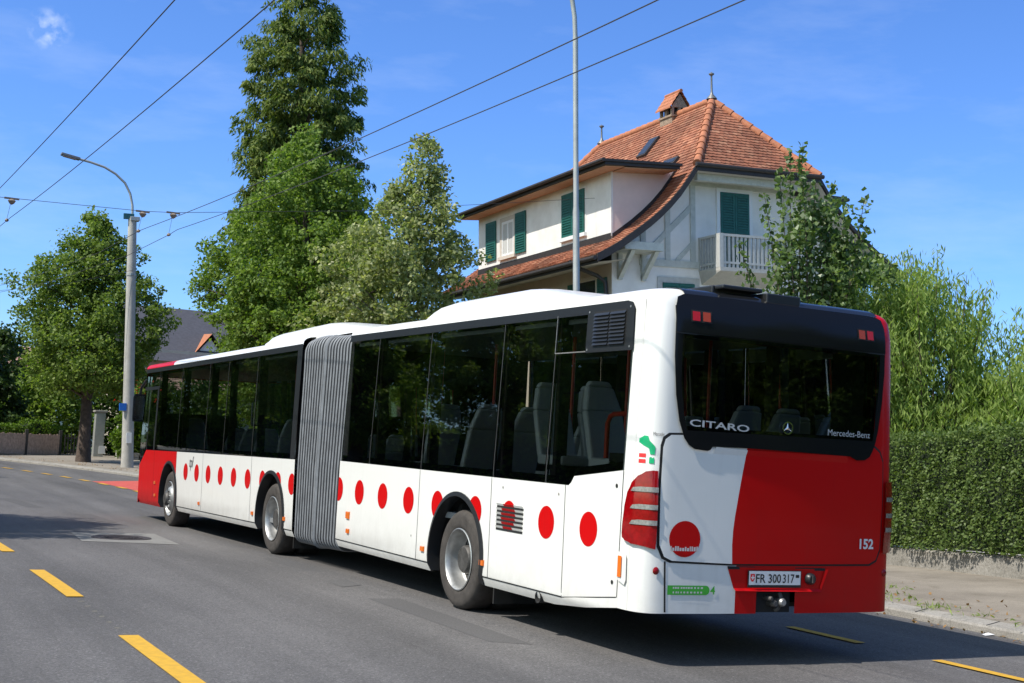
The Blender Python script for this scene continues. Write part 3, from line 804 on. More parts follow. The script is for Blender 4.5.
# tail lights wrap the corners
def wrap(x, z, off):
    a = abs(x); f = max(0.0, a - 1.20) / 0.0746; y = rear_y(a) * (1 + 0.02 * f); k = sx(max(z, ZS)) / 1.275
    if a <= 1.20: return rear(x, z, off)
    xx = 1.275 if y >= 0.3349 else rear_x(y)
    nx = min(1.0, max(0.0, (y - 0.07) / 0.13))
    return Vector((math.copysign(xx * k + off * nx, x), y - off * (1 - nx), z))
for sg, lab in ((-1, None), (1, None)):
    mb = MB()
    ol = [(1.176, 1.500), (1.20, 1.502), (rear_x(0.10), 1.492), (rear_x(0.15), 1.455), (rear_x(0.20), 1.40), (rear_x(0.245), 1.32), (rear_x(0.27), 1.22), (rear_x(0.292), 1.08), (rear_x(0.30), 1.00), (rear_x(0.296), 0.968), (rear_x(0.26), 0.945), (rear_x(0.18), 0.928), (1.20, 0.908), (1.172, 0.898), (1.170, 0.95), (1.174, 1.3)]
    if sg > 0: ol = [(x, z) for x, z in ol]
    mb.panel([(sg * (x if (sg < 0 or x > 1.19) else x - 0.064), z) for x, z in ol], M_TAIL, lambda x, z: wrap(x, z, 0.022 + 0.012 * math.sin(min(1, max(0, (z - 0.89) / 0.61)) * math.pi)), cu=CXR, cv=[0.95, 1.0, 1.1, 1.2, 1.3, 1.4])
    tl = P(mb, 'tail_light', smooth=40)
    for z0 in (1.335, 1.20, 1.08):
        s2 = MB(); inn_ = sg * (1.176 if sg < 0 else 1.114); s2.panel([(inn_, z0), (sg * rear_x(0.19), z0), (sg * rear_x(0.17), z0 + 0.030), (sg * rear_x(0.13), z0 + 0.038), (inn_, z0 + 0.038)], M_LENSCLEAR, lambda x, z: wrap(x, z, 0.040), cu=CXR)
        P(s2, 'clear_lens', parent=tl, smooth=40)
    mb = MB(); mb.lathe([(0.0, 0.014), (0.022, 0.010), (0.030, 0.0)], M_TAIL, 16, Matrix.Translation(rear(sg * 1.150, 0.735, 0.004)) @ Matrix.Rotation(R(90), 4, 'X'))
    P(mb, 'round_reflector', smooth=60)
    mb = MB(); fn = left if sg < 0 else right
    mb.panel([(0.375, 0.63), (0.275, 0.60), (0.255, 0.64), (0.262, 0.82), (0.28, 0.85), (0.375, 0.85)], M_WHITE if sg < 0 else M_RED, lambda y, z: rear(sg * 1.2735, z, 0) * 0 + Vector((sg * (1.268 + 0.02), y, z)))
    mb.panel([(0.372, 0.655), (0.318, 0.655), (0.318, 0.82), (0.372, 0.82)], M_AMBER, lambda y, z: Vector((sg * 1.296, y, z)))
    P(mb, 'corner_marker', smooth=20)
# number plate in its recess, knob, tow coupling
mb = MB()
mb.panel([(-0.507, 0.777), (0.474, 0.765), (0.420, 0.605), (-0.44, 0.610)], M_RED, lambda x, z: rear(x, z, 0.003), cu=CXR)
mb.panel([(0.474, 0.765), (0.500, 0.765), (0.440, 0.600), (0.420, 0.605)], M_RED, lambda x, z: rear(x, z, 0.003 + (x - 0.40) * 0.2), cu=CXR)
mb.panel([(-0.44, 0.612), (0.420, 0.607), (0.430, 0.585), (-0.43, 0.590)], M_RED, lambda x, z: rear(x, z, 0.003 + (0.61 - z) * 0.9), cu=CXR)
mb.panel([(-0.507, 0.782), (0.476, 0.774), (0.476, 0.752), (-0.50, 0.758)], M_GAP, lambda x, z: rear(x, z, 0.006))  # dark strip painted as the shade under the recess's top edge
P(mb, 'plate_recess', smooth=20)
pl = MB()
def pf(u, v, o=0.0): return rear(u - 0.048, v + 0.690, 0.014 + o)
pl.panel([(-0.268, -0.072), (0.268, -0.072), (0.268, 0.062), (-0.268, 0.062)], M_BLACKTRIM, lambda u, v: pf(u, v))
pl.panel([(-0.258, -0.052), (0.258, -0.052), (0.258, 0.057), (-0.258, 0.057)], M_PLATEWHITE, lambda u, v: pf(u, v, 0.004))
text_on(pl, 'FR', 0.098, M_BLACKTEXT, lambda a, c: pf(-0.192 + a, -0.034 + c, 0.007), bold=0.001, width=0.095)
text_on(pl, '300', 0.098, M_BLACKTEXT, lambda a, c: pf(-0.068 + a, -0.034 + c, 0.007), bold=0.001, width=0.125)
text_on(pl, '317', 0.098, M_BLACKTEXT, lambda a, c: pf(0.075 + a, -0.034 + c, 0.007), bold=0.001, width=0.118)
pl.panel([(-0.245, 0.035), (-0.203, 0.035), (-0.203, -0.005), (-0.214, -0.022), (-0.224, -0.027), (-0.234, -0.022), (-0.245, -0.005)], M_LOGORED, lambda u, v: pf(u, v, 0.006))
for q in ([(-0.229, 0.024), (-0.219, 0.024), (-0.219, -0.012), (-0.229, -0.012)], [(-0.240, 0.011), (-0.208, 0.011), (-0.208, 0.001), (-0.240, 0.001)]):
    pl.panel(q, M_PLATEWHITE, lambda u, v: pf(u, v, 0.008 + 0.0005 * (v > 0.02)))
pl.panel([(0.208, 0.030), (0.243, 0.030), (0.243, 0.006), (0.208, 0.006)], M_BLACKTEXT, lambda u, v: pf(u, v, 0.006))
P(pl, 'number_plate')
mb = MB(); KM = Matrix.Translation(rear(0.313, 0.688, 0.0)) @ Matrix.Rotation(R(90), 4, 'X')
mb.lathe([(0.0, 0.05), (0.03, 0.05), (0.045, 0.035), (0.048, 0.0)], M_BLACKTRIM, 20, KM)
mb.box((-0.008, -0.03, 0.05), (0.008, 0.03, 0.062), M_HUB, KM)
P(mb, 'bumper_socket', smooth=40)
mb = MB()
mb.box((-0.212, 0.06, 0.412), (0.169, 0.30, 0.590), M_UNDER)
for (x, z, r) in ((0.03, 0.50, 0.034), (-0.05, 0.49, 0.028), (-0.09, 0.53, 0.02)):
    mb.lathe([(0.0, 0.10), (r * 0.7, 0.10), (r, 0.085), (r, 0.05), (r * 0.8, 0.03), (r * 0.8, 0.0)], M_RIM if x > 0 else M_HUB, 14, Matrix.Translation((x, 0.058, z)) @ Matrix.Rotation(R(90), 4, 'X'))
mb.tube([(0.03, 0.02, 0.57), (0.035, 0.0, 0.52), (0.01, 0.01, 0.45), (0.0, 0.03, 0.43)], 0.02, M_HUB, 8)
P(mb, 'tow_coupling', smooth=40)
# exhaust and side markers
mb = MB(); mb.lathe([(0.050, -0.2), (0.052, 0.0), (0.046, 0.0), (0.044, -0.03), (0.0, -0.03)], M_UNDER, 18, Matrix.Translation((-1.268, 1.69, 0.33)) @ Matrix.Rotation(R(-90), 4, 'Y'))
P(mb, 'exhaust_pipe', smooth=40)
def marker(y, z, M, w_=0.085, h_=0.055):
    for sd, fn in ((-1, left), (1, right)):
        mb = MB(); q = [(y - w_/2, z - h_/2), (y + w_/2, z - h_/2), (y + w_/2, z + h_/2), (y - w_/2, z + h_/2)]
        a = [fn(*p_, 0.002) for p_ in q]; c_ = [fn(y + (p_[0] - y) * 0.88, z + (p_[1] - z) * 0.85, 0.018) for p_ in q]
        mb.add(a + c_, [(4, 5, 6, 7), (0, 1, 5, 4), (1, 2, 6, 5), (2, 3, 7, 6), (3, 0, 4, 7)], M_AMBER)
        P(mb, 'side_marker', M)
for y in (2.797, 4.199, 6.40): marker(y, 0.512, BM)
marker(6.427, 0.696, BM, 0.11, 0.09)
for y, z in ((8.775, 0.52), (10.209, 0.513), (13.139, 0.507), (16.21, 0.504), (16.27, 0.728)): marker(y, z, FM)
# side louvre of the lower body with the dot showing between its blades
mb = MB()
y0, y1, z0, z1 = 2.01, 2.56, 0.834, 1.104
for k in range(6):
    za = z0 + 0.012 + k * (z1 - z0 - 0.024) / 6
    mb.panel([(y0 + 0.012, za), (y1 - 0.012, za), (y1 - 0.012, za + 0.020), (y0 + 0.012, za + 0.020)], M_GAP, lambda u, v: left(u, v, 0.004))
    lo_, hi_ = za + 0.020, za + (z1 - z0 - 0.024) / 6
    mb.add([left(y0 + 0.012, lo_, 0.003), left(y1 - 0.012, lo_, 0.003), left(y1 - 0.012, hi_, 0.014), left(y0 + 0.012, hi_, 0.014)], [(0, 1, 2, 3)], M_WHITE)
    hw_ = math.sqrt(max(0.0, 0.142 ** 2 - ((lo_ + hi_) / 2 - 0.985) ** 2))
    if hw_ > 0.02: mb.add([left(2.307 - hw_, lo_, 0.005), left(2.307 + hw_, lo_, 0.005), left(2.307 + hw_, hi_, 0.016), left(2.307 - hw_, hi_, 0.016)], [(0, 1, 2, 3)], M_RED)
mb.panel(dot_poly(2.307, 0.985, 0.142), M_RED, lambda u, v: left(u, v, 0.0025))
P(mb, 'side_louvre')

# ---- window bands
def band(M, fn, edges, bottoms, name='window', top=2.775):
    """panes between successive edges with hairline gaps; each pane a glass sheet with a black rim"""
    for i in range(len(edges) - 1):
        a, c_ = edges[i] + 0.007, edges[i+1] - 0.007
        pts = [(a, top), (c_, top)] + [(y, z) for y, z in bottoms if a < y < c_][::-1]
        def bz(y):
            for k in range(len(bottoms) - 1):
                if bottoms[k][0] <= y <= bottoms[k+1][0]:
                    f = (y - bottoms[k][0]) / max(1e-6, bottoms[k+1][0] - bottoms[k][0]); return bottoms[k][1] + f * (bottoms[k+1][1] - bottoms[k][1])
            return bottoms[-1][1]
        outer = [(a, bz(a))] + [(y, z) for y, z in bottoms if a < y < c_] + [(c_, bz(c_)), (c_, top), (a, top)]
        mb = MB(); mb.panel(outer, M_GLASS, lambda u, v: fn(u, v, 0.001), cv=[1.45])
        o = P(mb, name, M)
        r_ = 0.030; fr_ = MB()
        fr_.panel([(a, bz(a)), (a + r_, bz(a) + 0.004), (a + r_, top), (a, top)], M_GLOSSBLACK, lambda u, v: fn(u, v, -0.006), cv=[1.45])
        fr_.panel([(c_ - r_, bz(c_) + 0.004), (c_, bz(c_)), (c_, top), (c_ - r_, top)], M_GLOSSBLACK, lambda u, v: fn(u, v, -0.006), cv=[1.45])
        lo = [(a, bz(a))] + [(y, z) for y, z in bottoms if a < y < c_] + [(c_, bz(c_))]
        fr_.panel(lo + [(y, z + 0.07) for y, z in lo[::-1]], M_GLOSSBLACK, lambda u, v: fn(u, v, -0.008), cv=[1.45])
        P(fr_, 'pane_border', parent=o)
M_POST = mat('window_joint', (0.055, 0.055, 0.055), 0.5)
bt_r = [(0.36, 1.49), (1.155, 1.405), (1.20, 1.35), (1.243, ZB), (6.9, ZB)]
band(BM, left, [0.372, 1.645, 2.667, 4.37, 5.853, 6.80], bt_r)
band(BM, right, [0.76, 2.2, 3.6, 5.0, 6.80], [(0, ZB), (7, ZB)])
tr = MB()
tr.panel([(0.46, 2.772), (6.82, 2.772), (6.82, 2.852), (0.50, 2.852), (0.42, 2.835), (0.385, 2.79), (0.378, 2.70), (0.372, 2.45), (0.43, 2.45)], M_BLACKTRIM, lambda u, v: left(u, v, 0.006))
tr.panel([(0.76, 2.772), (6.82, 2.772), (6.82, 2.852), (0.76, 2.852)], M_BLACKTRIM, lambda u, v: right(u, v, 0.004))
for y in (1.645, 2.667, 4.37, 5.853):
    tr.box((-1.20, y - 0.035, ZB), (-1.10, y + 0.035, 2.78), M_UNDER)
    tr.panel([(y - 0.005, ZB), (y + 0.005, ZB), (y + 0.005, 2.772), (y - 0.005, 2.772)], M_POST, lambda u, v: left(u, v, 0.002), cv=[1.45])
tr.box((-1.21, 0.30, 1.45), (-1.15, 0.37, 2.8), M_UNDER)
P(tr, 'window_trim', smooth=20)
# hinged vent window and the intake louvre by the rear pillar
mb = MB()
mb.panel([(1.115, 2.452), (1.645, 2.452), (1.645, 2.462), (1.115, 2.462)], M_LENSCLEAR, lambda u, v: left(u, v, 0.008))
mb.panel([(1.640, 2.455), (1.648, 2.455), (1.648, 2.79), (1.640, 2.79)], M_RIM, lambda u, v: left(u, v, 0.008))
P(mb, 'vent_window')
mb = MB()
mb.panel([(0.365, 2.445), (1.113, 2.445), (1.113, 2.815), (0.41, 2.815), (0.38, 2.79)], M_BLACKTRIM, lambda u, v: left(u, v, 0.012))
for c0 in (0.50, 0.755):
    mb.panel([(c0 - 0.005, 2.495), (c0 + 0.243, 2.495), (c0 + 0.243, 2.785), (c0 - 0.005, 2.785)], M_GAP, lambda u, v: left(u, v, 0.014))
    for k in range(9):
        zz = 2.502 + k * 0.031
        mb.add([left(c0, zz, 0.030), left(c0 + 0.238, zz, 0.030), left(c0 + 0.238, zz + 0.022, 0.016), left(c0, zz + 0.022, 0.016)], [(0, 1, 2, 3)], M_BLACKTRIM)
for q in ((1.085, 2.79), (1.085, 2.47), (0.44, 2.80), (0.42, 2.475)): mb.panel(arc(*q, 0.011, 0, 300, 5), M_RIM, lambda u, v: left(u, v, 0.015))
P(mb, 'intake_louvre')

# ---- front half: skin
b = MB()
YF0, YF1 = 8.45, 17.62
sp = 14.765
def notchless(y0, y1, arch=None): return [(y0, 0.30)] + (arch_notch(arch, 0.30) if arch else []) + [(y1, 0.30)]
b.panel(notchless(YF0, sp, 9.42) + [(sp, ZB - 0.008), (YF0, ZB - 0.008)], M_WHITE, left, cv=[ZS, 0.6, 0.9, 1.2])
b.panel([(sp, 0.30)] + arch_notch(15.26, 0.30) + [(YF1, 0.30), (YF1, 1.02), (17.117, 1.312), (sp, ZB - 0.008)], M_RED, left, cv=[ZS, 0.6, 0.9, 1.2])
b.panel(notchless(YF0, sp, 9.42) + [(sp, ZB), (YF0, ZB)], M_WHITE, right, cv=[ZS, 0.6, 0.9, 1.2])
b.panel([(sp, 0.30)] + arch_notch(15.26, 0.30) + [(YF1, 0.30), (YF1, ZB), (sp, ZB)], M_RED, right, cv=[ZS, 0.6, 0.9, 1.2])
for fn in (left, right):
    b.panel([(YF0, 2.80), (15.5, 2.80), (15.5, ZT), (YF0, ZT)], M_WHITE, fn); b.panel([(15.5, 2.80), (YF1, 2.80), (YF1, ZT), (15.5, ZT)], M_RED, fn)
def front_y(x):
    a = abs(x); y = 17.985 - 0.06 * (a / 1.0) ** 2
    if a > 1.0:
        t = min((a - 1.0) / 0.275, 1.0); y -= 0.30 * (1 - math.sqrt(max(0.0, 1 - t * t)))
    return y
def front(x, z, off=0.0):
    k = sx(max(z, ZS)) / 1.275
    return Vector((x * k, front_y(x) - (0.04 * max(0, z - 1.0)) + off, z))
CXF = [s * v for s in (-1, 1) for v in (0.4, 0.8, 1.0, 1.08, 1.14, 1.19, 1.22, 1.245, 1.262, 1.27)] + [0]
b.panel([(-1.2749, 0.30), (1.2749, 0.30), (1.2749, 1.0), (-1.2749, 1.0)], M_RED, front, cu=CXF, cv=[0.5, 0.8])
b.panel([(-1.2749, 2.72), (1.2749, 2.72), (1.2749, ZT), (-1.2749, ZT)], M_RED, front, cu=CXF)
def outline_f(ins, z):
    pts = [(-(sx(ZT)) + ins, YF0)] + [(-(sx(ZT)) + ins, y) for y in (10, 12, 14, 15.5, 16.5, YF1)]
    for x in (-1.268, -1.245, -1.2, -1.14, -1.08, -1.0, -0.8, -0.4, 0, 0.4, 0.8, 1.0, 1.08, 1.14, 1.2, 1.245, 1.268):
        q = front(x, min(z, 2.9)); k = (sx(ZT) - ins) / sx(ZT); pts.append((q.x * k, q.y - ins * 0.9))
    return pts + [(sx(ZT) - ins, y) for y in (YF1, 16.5, 15.5, 14, 12, 10, YF0)]
vs = []
for z, ins in rings:
    pl_ = outline_f(ins, z); n = len(pl_); vs += [(x, y, z) for x, y in pl_]
fw = []; fr2 = []
for i in range(len(rings) - 1):
    for k in range(n - 1):
        (fr2 if (vs[k][1] >= 15.49 and vs[k+1][1] >= 15.49 and i < 3) else fw).append((i*n+k, i*n+k+1, (i+1)*n+k+1, (i+1)*n+k))
fw.append(tuple((len(rings) - 1) * n + k for k in range(n)))
b.add(vs, fw, M_WHITE); b.add(vs, fr2, M_RED)
for y in (10.365, 13.03): seam(b, left, (y - 0.01, 0.40), (y, 1.31))
seam(b, left, (sp, 0.32), (sp, 1.31), 0.008); seam(b, left, (16.40, 0.32), (16.42, 1.31), 0.008)
seam(b, left, (8.46, ZS), (8.80, ZS), 0.012); seam(b, left, (10.05, ZS), (14.63, ZS), 0.012)
for y in DOTS_F:
    b.panel(dot_poly(y, 0.99, 0.142, 9.42 if 8.7 < y < 10.0 else None, lo=YF0 + 0.002), M_RED, lambda u, v: left(u, v, 0.0025))
b.box((-1.2, 8.5, 0.30), (1.2, 8.80, 0.40), M_UNDER); b.box((-1.2, 10.05, 0.30), (1.2, 14.6, 0.40), M_UNDER); b.box((-1.2, 15.9, 0.30), (1.2, 17.7, 0.40), M_UNDER)
b.box((-0.7, 8.7, 0.4), (0.7, 16.0, 0.5), M_UNDER)
for yc in (9.42, 15.26):
    for sd in (-1, 1):
        hv = arc(yc, 0.5, 0.63, 190, -10, 18); vs = [(sd * 1.225, y, z) for y, z in hv] + [(sd * 0.6, y, z) for y, z in hv]; k = len(hv)
        b.add(vs, [(i, i+1, k+i+1, k+i) for i in range(k-1)] + [tuple(range(k, 2*k))], M_UNDER)
P(b, 'front_body', FM, smooth=38)
t = MB()
text_on(t, 'tpf', 0.26, M_GREYTEXT, lambda a, c: left(13.86 - a, 1.075 + c, 0.006), shear=0.2, width=0.27)
P(t, 'operator_lettering', FM)
bt_f = [(8.4, ZB), (17.117, 1.312), (17.60, 1.03), (17.7, 1.03)]
band(FM, left, [8.64, 10.39, 11.90, 12.99, 14.77, 16.44, 17.60], bt_f)
band(FM, right, [8.64, 10.39, 11.90, 12.99, 14.77, 16.44, 17.60], [(8, ZB), (18, ZB)])
tr = MB()
for fn in (left, right):
    tr.panel([(YF0, 2.772), (17.60, 2.772), (17.60, 2.852), (YF0, 2.852)], M_BLACKTRIM, lambda u, v: fn(u, v, 0.006))
    tr.panel([(YF0, ZB), (8.64, ZB), (8.64, 2.775), (YF0, 2.775)], M_BLACKTRIM, lambda u, v: fn(u, v, 0.004), cv=[1.45])
for y in (8.62, 10.39, 11.90, 12.99, 14.77, 16.44):
    tr.box((-1.20, y - 0.035, ZB), (-1.10, y + 0.035, 2.78), M_UNDER)
    tr.panel([(y - 0.006, ZB), (y + 0.006, ZB), (y + 0.006, 2.772), (y - 0.006, 2.772)], M_POST, lambda u, v: left(u, v, 0.002), cv=[1.45])
# frame of the driver's sliding window
for q in ([(16.44, 2.44), (17.57, 2.44), (17.57, 2.50), (16.44, 2.50)], [(16.44, 1.32), (16.53, 1.32), (16.53, 2.44), (16.44, 2.44)], [(17.06, 1.32), (17.10, 1.32), (17.10, 2.44), (17.06, 2.44)]):
    tr.panel(q, M_BLACKTRIM, lambda u, v: left(u, v, 0.007), cv=[1.45])
P(tr, 'window_trim', FM, smooth=20)
mb = MB(); mb.panel([(-1.2740, 1.0), (1.2740, 1.0), (1.2740, 2.72), (-1.2740, 2.72)], M_CLEAR, front, cu=CXF, cv=CZ)
P(mb, 'windscreen', FM, smooth=40)
for sd in (-1, 1):
    mb = MB()
    mb.panel([(sd * 0.75, 0.62), (sd * 1.18, 0.66), (sd * 1.2, 0.86), (sd * 0.8, 0.84)], M_LENSCLEAR, lambda x, z: front(x, z, 0.012), cu=CXF)
    P(mb, 'headlight', FM)
# mirrors on the front corners
for sd in (-1, 1):
    mb = MB()
    MM = Matrix.Translation((sd * 1.20, 18.27, 2.12))
    prof = [(-0.13, -0.27), (0.11, -0.27), (0.135, -0.22), (0.135, 0.20), (0.10, 0.27), (-0.10, 0.27), (-0.135, 0.22), (-0.135, -0.22)]
    fr_ = [MM @ Vector((a, -0.07, c_)) for a, c_ in prof]; bk = [MM @ Vector((a * 0.8, 0.09, c_ * 0.85)) for a, c_ in prof]; n = len(prof)
    mb.add(fr_ + bk, [tuple(range(n)), tuple(range(2*n-1, n-1, -1))] + [(i, (i+1) % n, n + (i+1) % n, n + i) for i in range(n)], M_BLACKTRIM)
    mb.tube([(sd * 1.20, 18.27, 2.34), (sd * 1.18, 18.24, 2.52), (sd * 1.12, 18.1, 2.66), (sd * 1.02, 17.86, 2.72)], 0.028, M_BLACKTRIM, 8)
    mo = P(mb, 'wing_mirror', FM, smooth=35)
    mg = MB(); mg.add([MM @ Vector((a * 0.84, -0.074, c_ * 0.88)) for a, c_ in prof], [tuple(range(n))], M_CHROME); P(mg, 'mirror_glass', parent=mo)

# ---- bellows
def bel_prof(k):
    """closed section of the joint: k swells it outward"""
    w_ = 1.235 + k; tp = 2.90 + k * 0.6; bo = 0.245 - k
    pts = []
    for a in range(0, 91, 15): pts.append((-w_ + 0.14 - 0.14 * math.sin(R(a)) , bo + 0.14 - 0.14 * math.cos(R(a))))
    pts += [(-w_ + 0.00, z) for z in (0.7, 1.2)] + [(-w_ + 0.0152, 1.9), (-w_ + 0.030, 2.55)]
    for a in range(0, 91, 12): pts.append((-w_ + 0.03 + 0.16 - 0.16 * math.cos(R(a)), tp - 0.19 + 0.19 * math.sin(R(a))))
    return pts + [(-x, z) for x, z in pts[::-1]]
NF = 17
vs = []; fs = []; steps = NF * 4
FIM = BM.inverted() @ FM
for i in range(steps + 1):
    f = i / steps; ph = (i % 4)
    amp = (-0.055, 0.022, 0.030, 0.022)[ph]
    if abs(f - 0.5) < 0.012: amp = 0.045
    sag = -0.035 * math.sin(2 * math.pi * f) * (1 if f > 0.5 else 0.6) + 0.0
    pr = bel_prof(amp - 0.012 + 0.01 * math.sin(math.pi * f)); n = len(pr)
    y = 6.825 + f * (8.445 - 6.825)
    for x, z in pr:
        q = Vector((x, y, z + (sag * 0.7 if z > 2.6 else 0)))
        q = q.lerp(FIM @ q, f); vs.append(q)
for i in range(steps):
    for k in range(n): fs.append((i*n+k, i*n+(k+1) % n, (i+1)*n+(k+1) % n, (i+1)*n+k))
mb = MB()
M_CLAMPLIT = mat('bellows_clamp_lit_ridge', (0.19, 0.20, 0.215), 0.55, noise=(6, 0.25))
M_FOLDSHADE = mat('bellows_fold_fabric_shade', (0.050, 0.052, 0.058), 0.7, noise=(5, 0.25))  # clamp ridges pale, fabric valleys dark: fold shading put into the colours
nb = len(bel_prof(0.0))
mb.add(vs, [f for j, f in enumerate(fs) if (j // nb) % 4 in (1, 2)], M_CLAMPLIT)
mb.add(vs, [f for j, f in enumerate(fs) if (j // nb) % 4 in (0, 3)], M_FOLDSHADE)
for i in range(2, steps, 4):   # stitched scuffs below the shoulder
    pass
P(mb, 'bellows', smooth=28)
mb = MB(); mb.box((-1.19, 6.78, 0.36), (1.19, 6.825, 2.86), M_GAP); mb.box((-1.19, 8.445, 0.36), (1.19, 8.49, 2.86), M_GAP)
# open passage through the joint is dark inside: keep only the frames' edges
mb = MB()
for y, M_ in ((6.79, BM), (8.47, BM)):
    mb = MB()
    for lo_, hi_ in (((-1.20, y - 0.02, 0.32), (-0.95, y + 0.02, 2.76)), ((0.95, y - 0.02, 0.32), (1.20, y + 0.02, 2.76)), ((-0.95, y - 0.02, 2.35), (0.95, y + 0.02, 2.76)), ((-0.95, y - 0.02, 0.32), (0.95, y + 0.02, 0.62))):
        mb.box(lo_, hi_, M_GAP)
    P(mb, 'joint_frame')

# ---- roof fairings and rear box
def fairing(name, prof, xw, M, m):
    """prof: (y, z) outline seen from the side; rounded shoulders across"""
    mb = MB(); sec = [(-1.0, 0.0), (-0.985, 0.45), (-0.94, 0.75), (-0.86, 0.93), (-0.7, 1.0), (0, 1.03), (0.7, 1.0), (0.86, 0.93), (0.94, 0.75), (0.985, 0.45), (1.0, 0.0)]
    vs = []; fs = []; n = len(sec)
    for y, z in prof:
        for a, c_ in sec: vs.append((a * xw, y, 2.93 + (z - 2.93) * c_))
    for i in range(len(prof) - 1):
        for k in range(n - 1): fs.append((i*n+k, i*n+k+1, (i+1)*n+k+1, (i+1)*n+k))
    fs.append(tuple(range(n))); fs.append(tuple((len(prof)-1)*n + k for k in range(n)))
    mb.add(vs, fs, m)
    for y, z in prof[2:-2]:
        pass
    return P(mb, name, M, smooth=50)
fairing('roof_fairing', [(1.25, 2.935), (1.4, 2.96), (2.55, 3.150), (2.8, 3.165), (3.5, 3.16), (4.45, 3.15), (4.72, 3.13), (4.90, 3.08), (5.00, 3.01), (5.03, 2.935)], 1.06, BM, M_WHITE)
fairing('roof_fairing', [(6.3, 2.955), (6.6, 2.985), (7.9, 3.135), (8.3, 3.155), (9.0, 3.15), (10.3, 3.135), (10.55, 3.11), (10.73, 3.05), (10.80, 2.955)], 1.06, FM, M_WHITE)
mb = MB()
mb.box((-0.62, 0.22, 2.94), (-0.18, 1.0, 3.02), M_BLACKTRIM); mb.box((-0.60, 0.10, 2.985), (-0.20, 0.22, 3.02), M_BLACKTRIM)
mb.box((-0.20, 0.045, 2.895), (0.15, 0.5, 2.985), M_BLACKTRIM)
mb.box((-0.60, 1.0, 2.95), (0.6, 1.5, 3.03), M_WHITE)
P(mb, 'roof_box', bevel=0.012)

# ---- wheels
def wheel(yc, M, sd, kind, z0=0.0):
    hub = empty('wheel'); hub.parent = bus
    WM = M @ Matrix.Translation((sd * 1.235, yc, 0.485 + z0)) @ Matrix.Rotation(R(90 * sd), 4, 'Y')
    hub.matrix_local = WM
    ty = MB()
    prof = [(0.295, -0.02), (0.315, 0.0), (0.35, 0.004), (0.41, 0.006), (0.445, 0.002), (0.468, -0.018), (0.482, -0.045), (0.485, -0.07), (0.485, -0.23), (0.47, -0.27), (0.41, -0.285), (0.32, -0.27), (0.295, -0.25)]
    ty.lathe(prof, M_TYRE, 48)
    if kind == 'dual':
        ty.lathe([(r, h - 0.33) for r, h in prof], M_TYRE, 40)
    ty.build('tyre', hub, 45)
    ri = MB()
    if kind == 'front':
        ri.lathe([(0.296, -0.02), (0.306, 0.006), (0.296, 0.014), (0.282, 0.004), (0.272, -0.03), (0.262, -0.045), (0.225, -0.025), (0.20, 0.01), (0.175, 0.03), (0.16, 0.035), (0.12, 0.035)], M_RIM, 40)
        ri.lathe([(0.12, 0.035), (0.115, 0.075), (0.095, 0.095), (0.0, 0.10)], M_HUB, 24)
        for k in range(10):
            a = 2 * math.pi * k / 10
            ri.lathe([(0.0, 0.035), (0.016, 0.033), (0.016, 0.0), (0.016, -0.0)], M_CHROME, 6, Matrix.Translation((0.15 * math.cos(a), 0.15 * math.sin(a), 0.035)))
    else:
        ri.lathe([(0.296, -0.02), (0.306, 0.006), (0.296, 0.012), (0.284, 0.0), (0.276, -0.05), (0.268, -0.14), (0.25, -0.165)], M_RIM, 40)
        ri.lathe([(0.25, -0.165), (0.20, -0.175), (0.155, -0.17), (0.15, -0.165)], M_HUB, 40)
        ri.lathe([(0.15, -0.165), (0.135, -0.06), (0.12, -0.045), (0.0, -0.04)], M_HUB, 24)
        for k in range(10):
            a = 2 * math.pi * k / 10
            ri.lathe([(0.0, 0.03), (0.015, 0.03), (0.015, 0.0)], M_HUB, 6, Matrix.Translation((0.185 * math.cos(a), 0.185 * math.sin(a), -0.172)))
            a += math.pi / 10
            ri.lathe([(0.026, 0.002), (0.0, 0.002)], M_GAP, 10, Matrix.Translation((0.222 * math.cos(a), 0.222 * math.sin(a), -0.168)))
    ri.build('rim', hub, 40)
for sd in (-1, 1):
    wheel(3.40, BM, sd, 'dual'); wheel(9.40, FM, sd, 'dual'); wheel(15.25, FM, sd, 'front')
mb = MB()
for y, M_ in ((3.4, None), (2.6, None)): pass
mb.tube([(-0.95, 3.4, 0.48), (0.95, 3.4, 0.48)], 0.10, M_UNDER, 10); P(mb, 'axle')
mb = MB(); mb.box((-1.10, 2.86, 0.12), (-0.65, 2.88, 0.5), M_UNDER); P(mb, 'mud_flap')
mb = MB(); mb.box((-1.10, 8.86, 0.12), (-0.65, 8.88, 0.5), M_UNDER); P(mb, 'mud_flap', FM)

# ---- interior
mb = MB(); mb.box((-1.18, 0.5, 0.86), (1.18, 6.75, 0.92), M_INT); mb.box((-1.15, 0.4, 2.72), (1.15, 6.75, 2.76), M_INT)
mb.box((-1.16, 0.34, 0.95), (1.16, 0.80, 1.62), M_UNDER)
for y in (1.645, 2.667, 4.37, 5.853):
    mb.box((1.10, y - 0.05, 0.9), (1.19, y + 0.05, 2.75), M_UNDER)
mb.box((1.14, 0.36, 0.95), (1.18, 0.78, 2.74), M_UNDER)
mb.panel([(-1.22, 1.0), (1.22, 1.0), (1.22, 2.80), (-1.22, 2.80)], M_UNDER, lambda x, z: rear(x, z, -0.03), holes=[[(-0.97, 1.86), (-1.01, 2.25), (-1.01, 2.55), (0.98, 2.55), (0.98, 2.25), (0.96, 1.86)]], cu=CXR)
P(mb, 'cabin_floor')
mb = MB(); mb.box((-1.18, 8.5, 0.42), (1.18, 17.6, 0.48), M_INT); mb.box((-1.15, 8.5, 2.72), (1.15, 17.5, 2.76), M_INT)
mb.box((-1.15, 16.28, 0.45), (0.2, 16.33, 2.0), M_UNDER)
